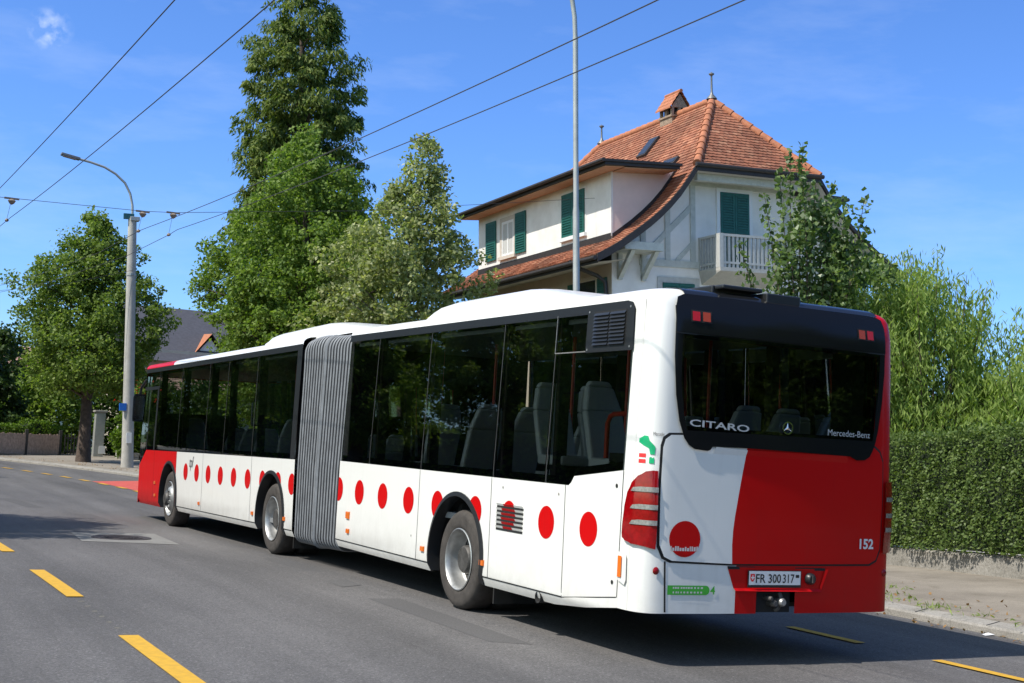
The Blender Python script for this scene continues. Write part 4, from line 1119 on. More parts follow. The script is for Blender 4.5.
for y in (10.39, 11.9, 12.99, 14.77, 16.44): mb.box((1.10, y - 0.05, 0.5), (1.19, y + 0.05, 2.75), M_UNDER)
P(mb, 'cabin_floor', FM)
def seat_mesh(flip):
    mb = MB(); f = -1 if flip else 1
    # backrest leaning back, tapered headrest
    for i, (y0_, z0_, w0, y1_, z1_, w1_) in enumerate([(-0.02, 0.42, 0.19, -0.17, 0.85, 0.185), (-0.17, 0.85, 0.185, -0.245, 1.06, 0.13), (-0.245, 1.06, 0.13, -0.255, 1.11, 0.09)]):
        vs = []
        for (y_, z_, w_) in ((y0_, z0_, w0), (y1_, z1_, w1_)):
            vs += [(-w_, f * (y_ - 0.045), z_), (w_, f * (y_ - 0.045), z_), (w_, f * (y_ + 0.035), z_), (-w_, f * (y_ + 0.035), z_)]
        mb.add(vs, [(0, 1, 5, 4), (1, 2, 6, 5), (2, 3, 7, 6), (3, 0, 4, 7), (4, 5, 6, 7), (3, 2, 1, 0)], M_SEAT)
    mb.box((-0.21, min(f * -0.02, f * 0.42), 0.36), (0.21, max(f * -0.02, f * 0.42), 0.45), M_SEAT)
    mb.box((-0.12, min(f * 0.05, f * 0.3), 0.0), (0.12, max(f * 0.05, f * 0.3), 0.36), M_UNDER)
    return mb
s_f = P(seat_mesh(False), 'seat', bevel=0.02); s_b = P(seat_mesh(True), 'seat', bevel=0.02)
spots_r = [(-0.95, 4.72, 0.92, 0), (-0.48, 4.72, 0.92, 0), (-0.95, 3.72, 0.92, 0), (-0.48, 3.72, 0.92, 0), (-0.95, 2.02, 1.12, 1), (-0.48, 2.02, 1.12, 1), (-0.95, 1.12, 1.12, 1),
           (0.95, 4.9, 0.92, 0), (0.95, 3.9, 0.92, 0), (0.95, 2.9, 0.92, 0), (0.48, 3.9, 0.92, 0), (0.5, 1.4, 1.0, 0), (0.95, 1.4, 1.0, 0)]
spots_f = [(-0.95, 9.0, 0.75, 0), (-0.48, 9.0, 0.75, 0), (-0.95, 9.75, 0.75, 0), (-0.48, 9.75, 0.75, 0), (-0.95, 10.9, 0.62, 0), (-0.48, 10.9, 0.62, 0), (-0.95, 11.7, 0.62, 0), (-0.95, 12.5, 0.62, 0), (-0.95, 14.6, 0.8, 1), (0.95, 10.6, 0.6, 0), (0.95, 11.4, 0.6, 0), (-0.55, 16.6, 0.62, 0)]
first = {0: s_f, 1: s_b}; used = {0: False, 1: False}
for M_, sp_ in ((BM, spots_r), (FM, spots_f)):
    for x, y, z, k in sp_:
        if used[k]: s = first[k].copy(); COL.objects.link(s)
        else: s = first[k]; used[k] = True
        s.parent = bus; s.matrix_local = M_ @ Matrix.Translation((x, y, z))
mb = MB()
mb.tube([(-1.08, 0.98, 0.95), (-1.08, 0.98, 1.86), (-1.08, 0.94, 1.92), (-1.08, 0.88, 1.94), (-1.08, 0.55, 1.95)], 0.022, M_SEATRED, 8)
for y in (1.7, 2.7, 4.4, 5.8): mb.tube([(-0.45, y, 0.9), (-0.45, y, 2.75)], 0.017, M_SEATRED, 8); mb.tube([(0.45, y, 0.9), (0.45, y, 2.75)], 0.017, M_SEATRED, 8)
P(mb, 'handrail', smooth=60)
mb = MB()
for y in (9.6, 11.0, 12.6, 14.2): mb.tube([(-0.45, y, 0.45), (-0.45, y, 2.75)], 0.017, M_SEATRED, 8)
P(mb, 'handrail', FM, smooth=60)
# ------------------------------------------------------------------ garden wall beside the pavement
M_RENDER = worn_mat('old_render_wall', (0.25, 0.235, 0.205), (0.34, 0.32, 0.285), (0.13, 0.12, 0.10), 2.2, 35, 0.7, 0.8)
def hl(L): return Vector((7.23 + 0.139 * L, 3.99 + 0.99 * L, 0))
def hfoot(L): return max(0.0, min(0.47, 0.29 - 0.0458 * L))
mb = MB()
LS = [-12 + k * 0.8 for k in range(28)]
vs = []; fs = []
rr = random.Random(5)
for L in LS:
    q = hl(L); z = hfoot(L); e = 0.02 * (rr.random() - 0.5)
    n_ = Vector((0.99, -0.139, 0))
    for o_, h_ in ((0.0, -0.15), (-0.008, 0.235 + e), (0.03, 0.262 + e), (0.26, 0.27), (0.26, -0.15)): vs.append((q + n_ * o_) + Vector((0, 0, z + h_)))
for i in range(len(LS) - 1):
    for k in range(4): fs.append((i*5+k, i*5+k+1, (i+1)*5+k+1, (i+1)*5+k))
fs.append((0, 1, 2, 3, 4)); fs.append(tuple((len(LS)-1)*5 + k for k in range(5)))
mb.add(vs, fs, M_RENDER)
o = mb.build('garden_wall', smooth=40)
tag(o, 'low rough concrete garden wall under the clipped hedge beside the pavement', 'wall')

# ------------------------------------------------------------------ the house
H_O = Vector((13.047569, 23.795707, 1.810816))
HX = Vector((0.998213, -0.030726, 0.051251)); HY = Vector((0.032004, 0.999192, -0.024305)); HZ = Vector((-0.050462, 0.025902, 0.998390))
HB = -1.55
HM = Matrix((HX, HY, HZ)).transposed().to_4x4(); HM.translation = H_O + HZ * HB
HL = Matrix.Translation((0, 0, -HB))        # children are drawn with z measured from eye height
M_PLASTER = mat('white_plaster', (0.84, 0.82, 0.78), 0.9, noise=(1.6, 0.0, (0.70, 0.675, 0.63)), bump=(35, 0.25))
M_PINKBOUNCE = mat('plaster_pink_bounce', (0.78, 0.64, 0.57), 0.9, noise=(2, 0.06), bump=(35, 0.25))
M_BEIGE = mat('beige_plaster', (0.50, 0.43, 0.35), 0.9, noise=(2, 0.08), bump=(35, 0.25))
M_TIMBER = mat('grey_green_timber', (0.50, 0.52, 0.48), 0.75, noise=(7, 0.12), bump=(30, 0.2))
M_SHUT = mat('green_shutter', (0.012, 0.105, 0.082), 0.5, noise=(9, 0.2))
M_STONE = mat('window_surround', (0.55, 0.49, 0.42), 0.85, noise=(6, 0.1))
M_WINWHITE = mat('white_window_frame', (0.78, 0.78, 0.76), 0.5)
M_FASCIA = mat('dark_brown_fascia', (0.030, 0.024, 0.022), 0.6, noise=(6, 0.25))
M_SOFFIT = mat('orange_soffit', (0.50, 0.29, 0.17), 0.75, noise=(6, 0.12))
M_SOFFITPALE = mat('pale_soffit_boards', (0.46, 0.44, 0.40), 0.8, noise=(8, 0.1))
M_ZINC = mat('zinc', (0.20, 0.20, 0.20), 0.5, metal=0.6)
M_LEAD = mat('dark_lead_pipe', (0.04, 0.036, 0.034), 0.5)
M_BRICKCHIM = mat('chimney_render', (0.30, 0.22, 0.16), 0.9, noise=(9, 0.3), bump=(30, 0.5))
M_DARKGLASS = mat('dark_window_pane', (0.03, 0.035, 0.04), 0.08)
def tile_mat():
    m = bpy.data.materials.new('clay_roof_tiles'); m.use_nodes = True
    t = m.node_tree; b = t.nodes['Principled BSDF']; N = t.nodes.new; L = t.links.new
    b.inputs['Roughness'].default_value = 0.85
    ge = N('ShaderNodeNewGeometry'); cr = N('ShaderNodeValToRGB')
    els = cr.color_ramp.elements
    els[0].position = 0.0; els[0].color = (0.25, 0.095, 0.055, 1); els[1].position = 1.0; els[1].color = (0.43, 0.20, 0.115, 1)
    for p_, c_ in ((0.12, (0.29, 0.105, 0.058, 1)), (0.55, (0.36, 0.13, 0.068, 1)), (0.88, (0.39, 0.165, 0.095, 1))):
        e = els.new(p_); e.color = c_
    L(ge.outputs['Random Per Island'], cr.inputs[0])
    co = N('ShaderNodeTexCoord'); n = N('ShaderNodeTexNoise'); n.inputs['Scale'].default_value = 0.9; n.inputs['Detail'].default_value = 6
    L(co.outputs['Object'], n.inputs['Vector'])
    r = N('ShaderNodeMapRange'); r.inputs[1].default_value = 0.35; r.inputs[2].default_value = 0.7; r.inputs[3].default_value = 0.62; r.inputs[4].default_value = 1.12; L(n.outputs['Fac'], r.inputs[0])
    x = N('ShaderNodeMixRGB'); x.blend_type = 'MULTIPLY'; x.inputs[0].default_value = 1; L(cr.outputs[0], x.inputs[1]); L(r.outputs[0], x.inputs[2]); L(x.outputs[0], b.inputs['Base Color'])
    return m
M_TILE = tile_mat()
M_RIDGE = mat('ridge_tile', (0.40, 0.15, 0.075), 0.8, noise=(7, 0.25))

def tiles(fn, T, lim, tw=0.16, row=0.145, seed=1, name='roof_tiles', parent=None, M=None, m=None):
    """separate lapped clay tiles: fn(u, t) -> (point, normal); lim(t) -> (u0, u1)"""
    rg = random.Random(seed); V = []; F = []
    nrow = int(T / row)
    for r in range(nrow):
        t0 = r * row; t1 = min(T, t0 + row * 1.04); u0, u1 = lim(t0); v0, v1 = lim(t1)
        off = (r % 2) * 0.5; k0 = math.floor(min(u0, v0) / tw) - 1; k1 = math.ceil(max(u1, v1) / tw) + 1
        for k in range(k0, k1):
            a0 = (k + off) * tw; a1 = a0 + tw * 0.985
            A0, A1 = max(a0, u0), min(a1, u1); B0, B1 = max(a0, v0), min(a1, v1)
            if A1 - A0 < 0.02: continue
            if B1 - B0 < 0.01: B0 = B1 = min(max((A0 + A1) / 2, v0), v1)
            j = 0.034 + rg.uniform(-0.004, 0.006); j2 = rg.uniform(-0.004, 0.004)
            am = (A0 + A1) / 2; dt = 0.018
            p00, n0 = fn(A0, t0); p0m, _ = fn(am, max(0, t0 - dt)); p01, _ = fn(A1, t0); p10, n1 = fn(B0, t1); p11, _ = fn(B1, t1)
            b_ = len(V)
            V += [p00 + n0 * (j + j2), p0m + n0 * j, p01 + n0 * (j - j2), p11 + n1 * 0.012, p10 + n1 * 0.012, p00 + n0 * (j - 0.03), p0m + n0 * (j - 0.03), p01 + n0 * (j - 0.03)]
            F += [(b_, b_+1, b_+2, b_+3, b_+4), (b_+5, b_+6, b_+1, b_), (b_+6, b_+7, b_+2, b_+1)]
    me = bpy.data.meshes.new(name); me.from_pydata(V, [], F); me.materials.append(m or M_TILE); me.validate()
    o = bpy.data.objects.new(name, me); COL.objects.link(o)
    if parent is not None: o.parent = parent
    if M is not None: o.matrix_local = M
    return o

house = empty('villa', mat=HM)
tag(house, 'white villa with red clay tile roof, green shutters and a small balcony behind the bus', 'house')
def PH(mb, name, smooth=None, parent=None, **k):
    return mb.build(name, parent or house, smooth, HL if parent is None else None, **k)
W = 8.8
PROF = [(-1.06, 5.18), (-0.68, 5.37), (-0.33, 5.575), (0.0, 5.80), (0.33, 6.03), (0.66, 6.27), (0.99, 6.54), (1.33, 6.855), (1.66, 7.21), (1.95, 7.59), (2.24, 8.00), (3.3, 9.29), (4.4, 10.62)]
cum = [0.0]
for i in range(1, len(PROF)): cum.append(cum[-1] + math.hypot(PROF[i][0] - PROF[i-1][0], PROF[i][1] - PROF[i-1][1]))
def prof_at(t):
    for i in range(1, len(PROF)):
        if t <= cum[i] or i == len(PROF) - 1:
            f = (t - cum[i-1]) / (cum[i] - cum[i-1]); dx = PROF[i][0] - PROF[i-1][0]; dz = PROF[i][1] - PROF[i-1][1]; l = math.hypot(dx, dz)
            return PROF[i-1][0] + dx * f, PROF[i-1][1] + dz * f, (-dz / l, dx / l)
tH = cum[10]; tR = cum[-1]
YV, YA, YB, YE2 = -1.02, 1.40, 8.35, 10.6
def lim_main(t):
    if t <= tH: return (YV, YE2)
    f = (t - tH) / (tR - tH); return (YV + (YA - YV) * f, YE2 + (YB - YE2) * f)
def f_left(u, t):
    x, z, n = prof_at(t); return Vector((x, u, z)), Vector((n[0], 0, n[1]))
def f_right(u, t):
    x, z, n = prof_at(t); return Vector((W - x, u, z)), Vector((-n[0], 0, n[1]))
mb = MB()     # boarding below the tiles
for fl in (0, 1):
    vs = []; fs = []
    for i, (x, z) in enumerate(PROF):
        a, c_ = lim_main(cum[i]); xx = W - x if fl else x
        vs += [(xx, a, z), (xx, c_, z), (xx, a, z - 0.10 if i < 12 else z - 0.05), (xx, c_, z - 0.10 if i < 12 else z - 0.05)]
    for i in range(len(PROF) - 1):
        k = 4 * i
        fs += [(k, k+1, k+5, k+4), (k+2, k+3, k+7, k+6), (k, k+2, k+6, k+4), (k+1, k+3, k+7, k+5)]
    fs += [(0, 1, 3, 2)]
    mb.add(vs, fs, M_FASCIA)
hx0, hx1 = PROF[10][0], W - PROF[10][0]
mb.add([(hx0, YV, 8.0), (hx1, YV, 8.0), (W/2, YA, 10.62)], [(0, 1, 2)], M_FASCIA)
mb.add([(hx0, YE2, 8.0), (hx1, YE2, 8.0), (W/2, YB, 10.62)], [(0, 1, 2)], M_FASCIA)
roof = PH(mb, 'roof')
tiles(f_left, tR, lim_main, seed=2, name='clay_tiles', parent=roof); tiles(f_right, tR, lim_main, seed=3, name='clay_tiles', parent=roof, tw=0.3, row=0.3)
TH = math.hypot(YA - YV, 2.62); nh = Vector((0, -2.62, YA - YV)).normalized()
def f_hip(u, t):
    f = t / TH; return Vector((u, YV + (YA - YV) * f, 8.0 + 2.62 * f)), nh
def lim_hip(t):
    f = t / TH; return (hx0 + (W/2 - hx0) * f, hx1 + (W/2 - hx1) * f)
tiles(f_hip, TH, lim_hip, seed=4, name='clay_tiles', parent=roof)
nh2 = Vector((0, 2.62, YE2 - YB)).normalized()
tiles(lambda u, t: (Vector((u, YE2 + (YB - YE2) * t / TH, 8.0 + 2.62 * t / TH)), nh2), TH, lim_hip, seed=5, name='clay_tiles', parent=roof, tw=0.3, row=0.3)
mb = MB()     # ridge and hip tiles, each a short lapped half barrel
def ridge(a, c_, step=0.36):
    a = Vector(a); c_ = Vector(c_); L = (c_ - a).length; n = int(L / step); d = (c_ - a) / n
    for k in range(n): mb.tube([a + d * k - d * 0.10, a + d * (k + 1)], [0.135, 0.105], M_RIDGE, 10)
ridge((W/2, YB, 10.62), (W/2, YA, 10.62)); ridge((hx0, YV, 8.03), (W/2, YA, 10.64)); ridge((hx1, YV, 8.03), (W/2, YA, 10.64)); ridge((hx0, YE2, 8.03), (W/2, YB, 10.64))
PH(mb, 'ridge_tiles', smooth=50)
# gable wall, front and back, with long walls
mb = MB()
gp = [(0, HB - 0.3), (W, HB - 0.3), (W, 5.62)] + [(W - x, z - 0.13) for x, z in PROF[4:11]] + [(x, z - 0.13) for x, z in PROF[4:11][::-1]] + [(0, 5.62)]
n = len(gp)
mb.add([(x, 0, z) for x, z in gp] + [(x, 9.6, z) for x, z in gp], [tuple(range(n)), tuple(range(2*n-1, n-1, -1))] + [(i, (i+1) % n, n + (i+1) % n, n + i) for i in range(n)], M_PLASTER)
PH(mb, 'wall')
mb = MB(); mb.box((-0.012, 0.02, HB), (0.0, 9.6, 5.55), M_BEIGE); PH(mb, 'street_wall')
# dormer: long front, cheek tinted pink as light bounced off the soffit, shallow roof with dark edge and orange soffit
mb = MB()
mb.box((-0.015, 0.03, 5.74), (2.0, 9.22, 7.80), M_PLASTER)
ck = [(x, z + 0.02) for x, z in PROF[3:11]] + [(2.3, 7.95), (0.0, 7.95)]
n = len(ck); mb.add([(x, -0.006, z) for x, z in ck] + [(x, 0.03, z) for x, z in ck], [tuple(range(n)), tuple(range(2*n-1, n-1, -1))] + [(i, (i+1) % n, n + (i+1) % n, n + i) for i in range(n)], M_PINKBOUNCE)
mb.box((-0.03, 0.0, 5.80), (-0.015, 9.25, 6.00), M_FASCIA)
mb.box((-0.024, -0.012, 5.9), (0.04, 0.03, 7.8), M_PLASTER)
fl_ = MB()
for i in range(4, 11):
    (xa, za), (xb, zb) = PROF[i-1], PROF[i]
    fl_.add([(xa, -0.03, za + 0.02), (xb, -0.03, zb + 0.02), (xb, -0.03, zb + 0.17), (xa, -0.03, za + 0.17), (xa, 0.0, za + 0.17), (xb, 0.0, zb + 0.17)], [(0, 1, 2, 3), (3, 2, 5, 4)], M_FASCIA)
dm = PH(mb, 'dormer'); fl_.build('flashing', dm)
mb = MB()
def slab(x0, x1, y0, y1, za, zb, th, m):
    mb.add([(x0, y0, za), (x1, y0, zb), (x1, y1, zb), (x0, y1, za), (x0, y0, za - th), (x1, y0, zb - th), (x1, y1, zb - th), (x0, y1, za - th)], [(0, 1, 2, 3), (7, 6, 5, 4), (0, 4, 5, 1), (1, 5, 6, 2), (2, 6, 7, 3), (3, 7, 4, 0)], m)
slab(-0.72, 1.85, -0.86, 9.55, 7.92, 8.00, 0.07, M_FASCIA)
slab(-0.66, 1.80, -0.80, 9.50, 7.855, 7.935, 0.09, M_FASCIA)
slab(-0.60, 0.02, -0.70, 9.42, 7.755, 7.79, 0.02, M_SOFFIT)
slab(0.03, 1.75, -0.70, -0.01, 7.765, 7.84, 0.02, M_SOFFIT)
mb.tube([(-0.76, -0.9, 7.88), (-0.76, 9.57, 7.88)], 0.055, M_FASCIA, 10)
PH(mb, 'dormer_roof')
mb = MB()    # the matching dormer on the far side
mb.box((W - 2.6, 0.6, 5.7), (W - 0.95, 9.2, 7.50), M_PLASTER)
mb.add([(W - 0.45, -0.1, 7.66), (W - 2.4, -0.1, 7.72), (W - 2.4, 9.6, 7.72), (W - 0.45, 9.6, 7.66), (W - 0.45, -0.1, 7.50), (W - 2.4, -0.1, 7.56), (W - 2.4, 9.6, 7.56), (W - 0.45, 9.6, 7.50)], [(0, 1, 2, 3), (7, 6, 5, 4), (0, 4, 5, 1), (1, 5, 6, 2), (2, 6, 7, 3), (3, 7, 4, 0)], M_FASCIA)
mb.tube([(W - 0.40, -0.14, 7.58), (W - 0.40, 9.6, 7.58)], 0.06, M_FASCIA, 8)
PH(mb, 'dormer')
# eaves: fascia, gutter, soffit; verge board along the curved gable edge
mb = MB()
mb.box((-1.06, YV, 4.96), (-1.02, YE2, 5.15), M_FASCIA)
mb.add([(-1.02, YV + 0.02, 4.98), (0.0, YV + 0.02, 5.14), (0.0, YE2, 5.14), (-1.02, YE2, 4.98)], [(0, 1, 2, 3)], M_SOFFITPALE)
mb.tube([(-1.13, YV - 0.03, 5.09), (-1.13, YE2, 5.09)], 0.06, M_FASCIA, 10)
PH(mb, 'eaves', smooth=40)
mb = MB(); mb.box((W + 1.005, YV, 5.08), (W + 1.04, YE2, 5.30), M_FASCIA); PH(mb, 'eaves')
mb = MB()
for fl in (0, 1):
    vs = []; fs = []; tk = 0.10 if fl else 0.20
    for x, z in PROF[:11]:
        xx = W - x if fl else x
        vs += [(xx, YV - 0.04, z + 0.03), (xx, YV - 0.04, z - tk), (xx, YV + 0.03, z - tk), (xx, YV + 0.03, z + 0.03)]
    for i in range(10):
        for k in range(4): fs.append((4*i+k, 4*i+(k+1) % 4, 4*i+4+(k+1) % 4, 4*i+4+k))
    fs += [(0, 1, 2, 3)]
    mb.add(vs, fs, M_FASCIA)
    # pale boards under the overhang
    vs = []; fs = []
    for x, z in PROF[2:11]:
        xx = W - x if fl else x; vs += [(xx, YV + 0.03, z - 0.14), (xx, 0.0, z - 0.14)]
    for i in range(8): fs.append((2*i, 2*i+1, 2*i+3, 2*i+2))
    mb.add(vs, fs, M_SOFFITPALE)
mb.box((hx0 - 0.05, YV - 0.06, 7.80), (hx1 + 0.05, YV - 0.01, 7.99), M_FASCIA)
mb.tube([(hx0 - 0.1, YV - 0.10, 7.97), (hx1 + 0.1, YV - 0.10, 7.97)], 0.065, M_FASCIA, 10)
mb.add([(hx0, YV, 7.80), (hx1, YV, 7.80), (hx1 + 0.1, 0.0, 7.82), (hx0 - 0.1, 0.0, 7.82)], [(0, 1, 2, 3)], M_SOFFITPALE)
mb.box((hx0 + 0.2, -0.72, 7.60), (hx1 - 0.2, -0.52, 7.80), M_TIMBER)
mb.box((hx0 + 0.1, -0.52, 7.70), (hx1 - 0.1, -0.02, 7.795), M_SOFFITPALE)
PH(mb, 'verge')
# half timbering of the gable
mb = MB()
d_ = 0.035
def beam(x0, z0, x1, z1, wd=0.16, dd=0.035): mb.bar((x0, -dd / 2, z0), (x1, -dd / 2, z1), wd, dd, M_TIMBER, upv=(0, 1, 0))
def beam2(x0, z0, x1, z1, wd=0.16, dd=0.035):
    L = math.hypot(x1 - x0, z1 - z0); nx, nz = -(z1 - z0) / L * wd / 2, (x1 - x0) / L * wd / 2
    q = [(x0 - nx, z0 - nz), (x1 - nx, z1 - nz), (x1 + nx, z1 + nz), (x0 + nx, z0 + nz)]
    mb.add([(x, -dd, z) for x, z in q] + [(x, 0.0, z) for x, z in q], [(0, 1, 2, 3), (0, 4, 5, 1), (1, 5, 6, 2), (2, 6, 7, 3), (3, 7, 4, 0)], M_TIMBER)
beam2(0.9, 5.22, W - 0.9, 5.22, 0.20, 0.050)
for x in (1.02, 1.85, 2.72, W - 1.02, W - 1.85, W - 2.72):
    top = 6.45 if abs(x - W/2) > 3.2 else (7.2 if abs(x - W/2) > 2.3 else 7.72)
    beam2(x, 5.32, x, top, 0.17, 0.040)
for sg in (0, 1):
    f = (lambda x: W - x) if sg else (lambda x: x)
    beam2(f(0.95), 5.30, f(2.70), 6.95, 0.16, 0.030); beam2(f(2.15), 5.30, f(2.70), 5.85, 0.13, 0.028); beam2(f(1.9), 7.35, f(2.7), 7.70, 0.16, 0.028)
beam2(2.2, 7.68, W - 2.2, 7.68, 0.2, 0.045)
PH(mb, 'half_timbering')
# bracketed beam ends that carry the eaves
for sg in (0, 1):
    mb = MB(); f = (lambda x: W - x) if sg else (lambda x: x)
    mb.box((min(f(-0.1), f(1.15)), -0.92, 5.50), (max(f(-0.1), f(1.15)), -0.76, 5.64), M_TIMBER)
    mb.box((min(f(-0.1), f(1.15)), -0.92, 5.42), (max(f(-0.1), f(1.15)), -0.0, 5.50), M_TIMBER)
    for x in (0.22, 1.0):
        mb.bar((f(x), -0.04, 4.72), (f(x), -0.80, 5.45), 0.13, 0.13, M_TIMBER)
        mb.bar((f(x), -0.065, 4.66), (f(x), -0.065, 5.42), 0.13, 0.10, M_TIMBER, upv=(0, 1, 0))
    PH(mb, 'eaves_bracket')
# balcony
mb = MB()
bx0, bx1, by = 2.92, 5.50, -1.12
mb.add([(bx0, by, 5.06), (bx1, by, 5.06), (bx1, 0, 5.06), (bx0, 0, 5.06), (bx0, by, 4.95), (bx1, by, 4.95), (bx1 - 0.1, 0, 4.66), (bx0 + 0.1, 0, 4.66)], [(0, 1, 2, 3), (7, 6, 5, 4), (0, 4, 5, 1), (1, 5, 6, 2), (2, 6, 7, 3), (3, 7, 4, 0)], M_SOFFITPALE)
balc = PH(mb, 'balcony')
rl = MB()
M_RAIL = mat('balcony_paint', (0.46, 0.46, 0.44), 0.7, noise=(9, 0.1))
def prl(a, c_, n, skip=False):
    a = Vector(a); c_ = Vector(c_); d = (c_ - a)
    rl.bar(a + Vector((0, 0, 0.94)), c_ + Vector((0, 0, 0.94)), 0.10, 0.07, M_RAIL); rl.bar(a + Vector((0, 0, 0.14)), c_ + Vector((0, 0, 0.14)), 0.07, 0.06, M_RAIL)
    for k in range(n + 1):
        q = a + d * k / n; w_ = 0.13 if k in (0, n) else 0.075
        rl.bar(q, q + Vector((0, 0, 0.98 if k in (0, n) else 0.94)), w_, 0.045 if 0 < k < n else w_, M_RAIL, upv=(0, 1, 0))
prl((bx0 + 0.06, by + 0.07, 5.06), (bx1 - 0.06, by + 0.07, 5.06), 17); prl((bx0 + 0.06, -0.03, 5.06), (bx0 + 0.06, by + 0.2, 5.06), 6); prl((bx1 - 0.06, -0.03, 5.06), (bx1 - 0.06, by + 0.2, 5.06), 6)
rl.build('railing', balc)
# shutters and windows
def shutter(x0, x1, z0, z1, face, name='shutter', off=0.05, axis='y'):
    """louvred leaf; face 'gable' lies in y, 'street' in x"""
    mb = MB()
    def bx(a0, a1, c0, c1, d0, d1, m):
        if face == 'gable': mb.box((a0, -d1, c0), (a1, -d0, c1), m)
        else: mb.box((-d1, a0, c0), (-d0, a1, c1), m)
    bx(x0, x1, z0, z1, off, off + 0.025, M_SHUT)
    for a in ((x0, x0 + 0.07), (x1 - 0.07, x1)): bx(a[0], a[1], z0, z1, off + 0.025, off + 0.045, M_SHUT)
    for c_ in (z0, (z0 + z1) / 2 - 0.04, z1 - 0.08): bx(x0 + 0.07, x1 - 0.07, c_, c_ + 0.08, off + 0.025, off + 0.043, M_SHUT)
    zz = z0 + 0.11
    while zz < z1 - 0.12:
        bx(x0 + 0.07, x1 - 0.07, zz, zz + 0.040, off + 0.025, off + 0.055, M_SHUT); zz += 0.078
    return PH(mb, name)
def surround(x0, x1, z0, z1, face, m=M_STONE, wd=0.13, pr=0.035, sill=True):
    mb = MB()
    def bx(a0, a1, c0, c1, d0, d1, mm):
        if face == 'gable': mb.box((a0, -d1, c0), (a1, -d0, c1), mm)
        else: mb.box((-d1, a0, c0), (-d0, a1, c1), mm)
    b0 = 0.0 if face == 'gable' else 0.015
    bx(x0 - wd, x0, z0, z1, b0, b0 + pr, m); bx(x1, x1 + wd, z0, z1, b0, b0 + pr, m); bx(x0 - wd, x1 + wd, z1, z1 + wd, b0, b0 + pr, m)
    if sill: bx(x0 - wd - 0.05, x1 + wd + 0.05, z0 - 0.11, z0, b0, b0 + 0.10, m)
    bx(x0, x1, z0, z1, b0, b0 + 0.006, M_DARKGLASS)
    return PH(mb, 'window_surround')
surround(3.68, 4.72, 5.10, 7.47, 'gable', M_WINWHITE, 0.12, 0.045, False)
shutter(3.69, 4.195, 5.12, 7.46, 'gable', off=0.02); shutter(4.205, 4.71, 5.12, 7.46, 'gable', off=0.02)
surround(1.66, 2.76, 3.2, 4.66, 'gable', M_RAIL, 0.17, 0.03); shutter(1.67, 2.205, 3.22, 4.65, 'gable', off=0.012); shutter(2.215, 2.75, 3.22, 4.65, 'gable', off=0.012)
surround(1.53, 2.95, 6.22, 7.55, 'street', M_WINWHITE, 0.05, 0.02); shutter(1.54, 2.23, 6.23, 7.54, 'street', off=0.035); shutter(2.25, 2.94, 6.23, 7.54, 'street', off=0.035)
s_ = surround(6.35, 7.27, 6.20, 7.36, 'street', M_STONE, 0.14, 0.04)
shutter(7.74, 8.52, 6.17, 7.50, 'street', off=0.03); shutter(5.47, 6.22, 6.17, 7.50, 'street', off=0.03)
mb = MB()
for a0, a1, c0, c1 in ((6.35, 6.43, 6.2, 7.36), (7.19, 7.27, 6.2, 7.36), (6.77, 6.85, 6.2, 7.36), (6.43, 6.77, 6.2, 6.28), (6.85, 7.19, 6.2, 6.28), (6.43, 6.77, 7.28, 7.36), (6.85, 7.19, 7.28, 7.36)): mb.box((-0.048, a0, c0), (-0.022, a1, c1), M_WINWHITE)
mb.box((-0.026, 6.43, 6.28), (-0.0225, 7.19, 7.28), mat('net_curtain', (0.50, 0.50, 0.48), 0.9))
PH(mb, 'window_frame')
for y0, y1 in ((0.9, 1.9), (4.6, 5.7)):
    surround(y0, y1, 3.1, 4.75, 'street', M_STONE, 0.12, 0.03); shutter(y0 - 0.66, y0 - 0.14, 3.1, 4.75, 'street', off=0.03); shutter(y1 + 0.14, y1 + 0.66, 3.1, 4.75, 'street', off=0.03)
# rainwater pipe
mb = MB(); mb.tube([(-1.08, 0.55, 5.2), (-1.0, 0.5, 5.05), (-0.35, 0.25, 4.78), (-0.12, 0.18, 4.6), (-0.10, 0.17, 4.2), (-0.10, 0.17, HB)], 0.06, M_LEAD, 10); PH(mb, 'downpipe', smooth=60)
# skylights, flashing, finials, chimney
def skylight(t, u, wd, hg):
    mb = MB(); p0, n_ = f_left(u, t); p1, _ = f_left(u, t + hg); e = Vector((0, 1, 0)) * wd; a = n_ * 0.03; c_ = n_ * 0.11
    mb.add([p0 + a, p0 + e + a, p1 + e + a, p1 + a, p0 + c_, p0 + e + c_, p1 + e + c_, p1 + c_], [(4, 5, 6, 7), (0, 1, 5, 4), (1, 2, 6, 5), (2, 3, 7, 6), (3, 0, 4, 7)], M_LEAD)
    k = n_ * 0.118; ii = Vector((0, 0.06, 0)); d = (p1 - p0).normalized() * 0.06
    mb.add([p0 + k + ii + d, p0 + e + k - ii + d, p1 + e + k - ii - d, p1 + k + ii - d], [(0, 1, 2, 3)], M_DARKGLASS)
    PH(mb, 'skylight')
skylight(cum[10] + 1.45, 3.25, 0.55, 0.85)
skylight(cum[10] + 0.34, 0.45, 0.80, 0.28)
for yy, hh in ((YA, 0.86), (YB, 0.70)):
    mb = MB(); mb.lathe([(0.17, 0.02), (0.15, 0.06), (0.06, 0.16), (0.035, 0.24), (0.028, hh - 0.12), (0.035, hh - 0.10), (0.085, hh - 0.06), (0.085, hh - 0.03), (0.02, hh), (0.0, hh + 0.03)], M_ZINC, 14, Matrix.Translation((W/2, yy, 10.66))); PH(mb, 'finial', smooth=50)
mb = MB()
cx, cy = W/2 + 0.02, 3.62
mb.box((cx - 0.30, cy - 0.36, 10.2), (cx + 0.30, cy + 0.36, 10.98), M_BRICKCHIM)
mb.box((cx - 0.34, cy - 0.40, 10.95), (cx + 0.34, cy + 0.40, 11.01), M_BRICKCHIM)
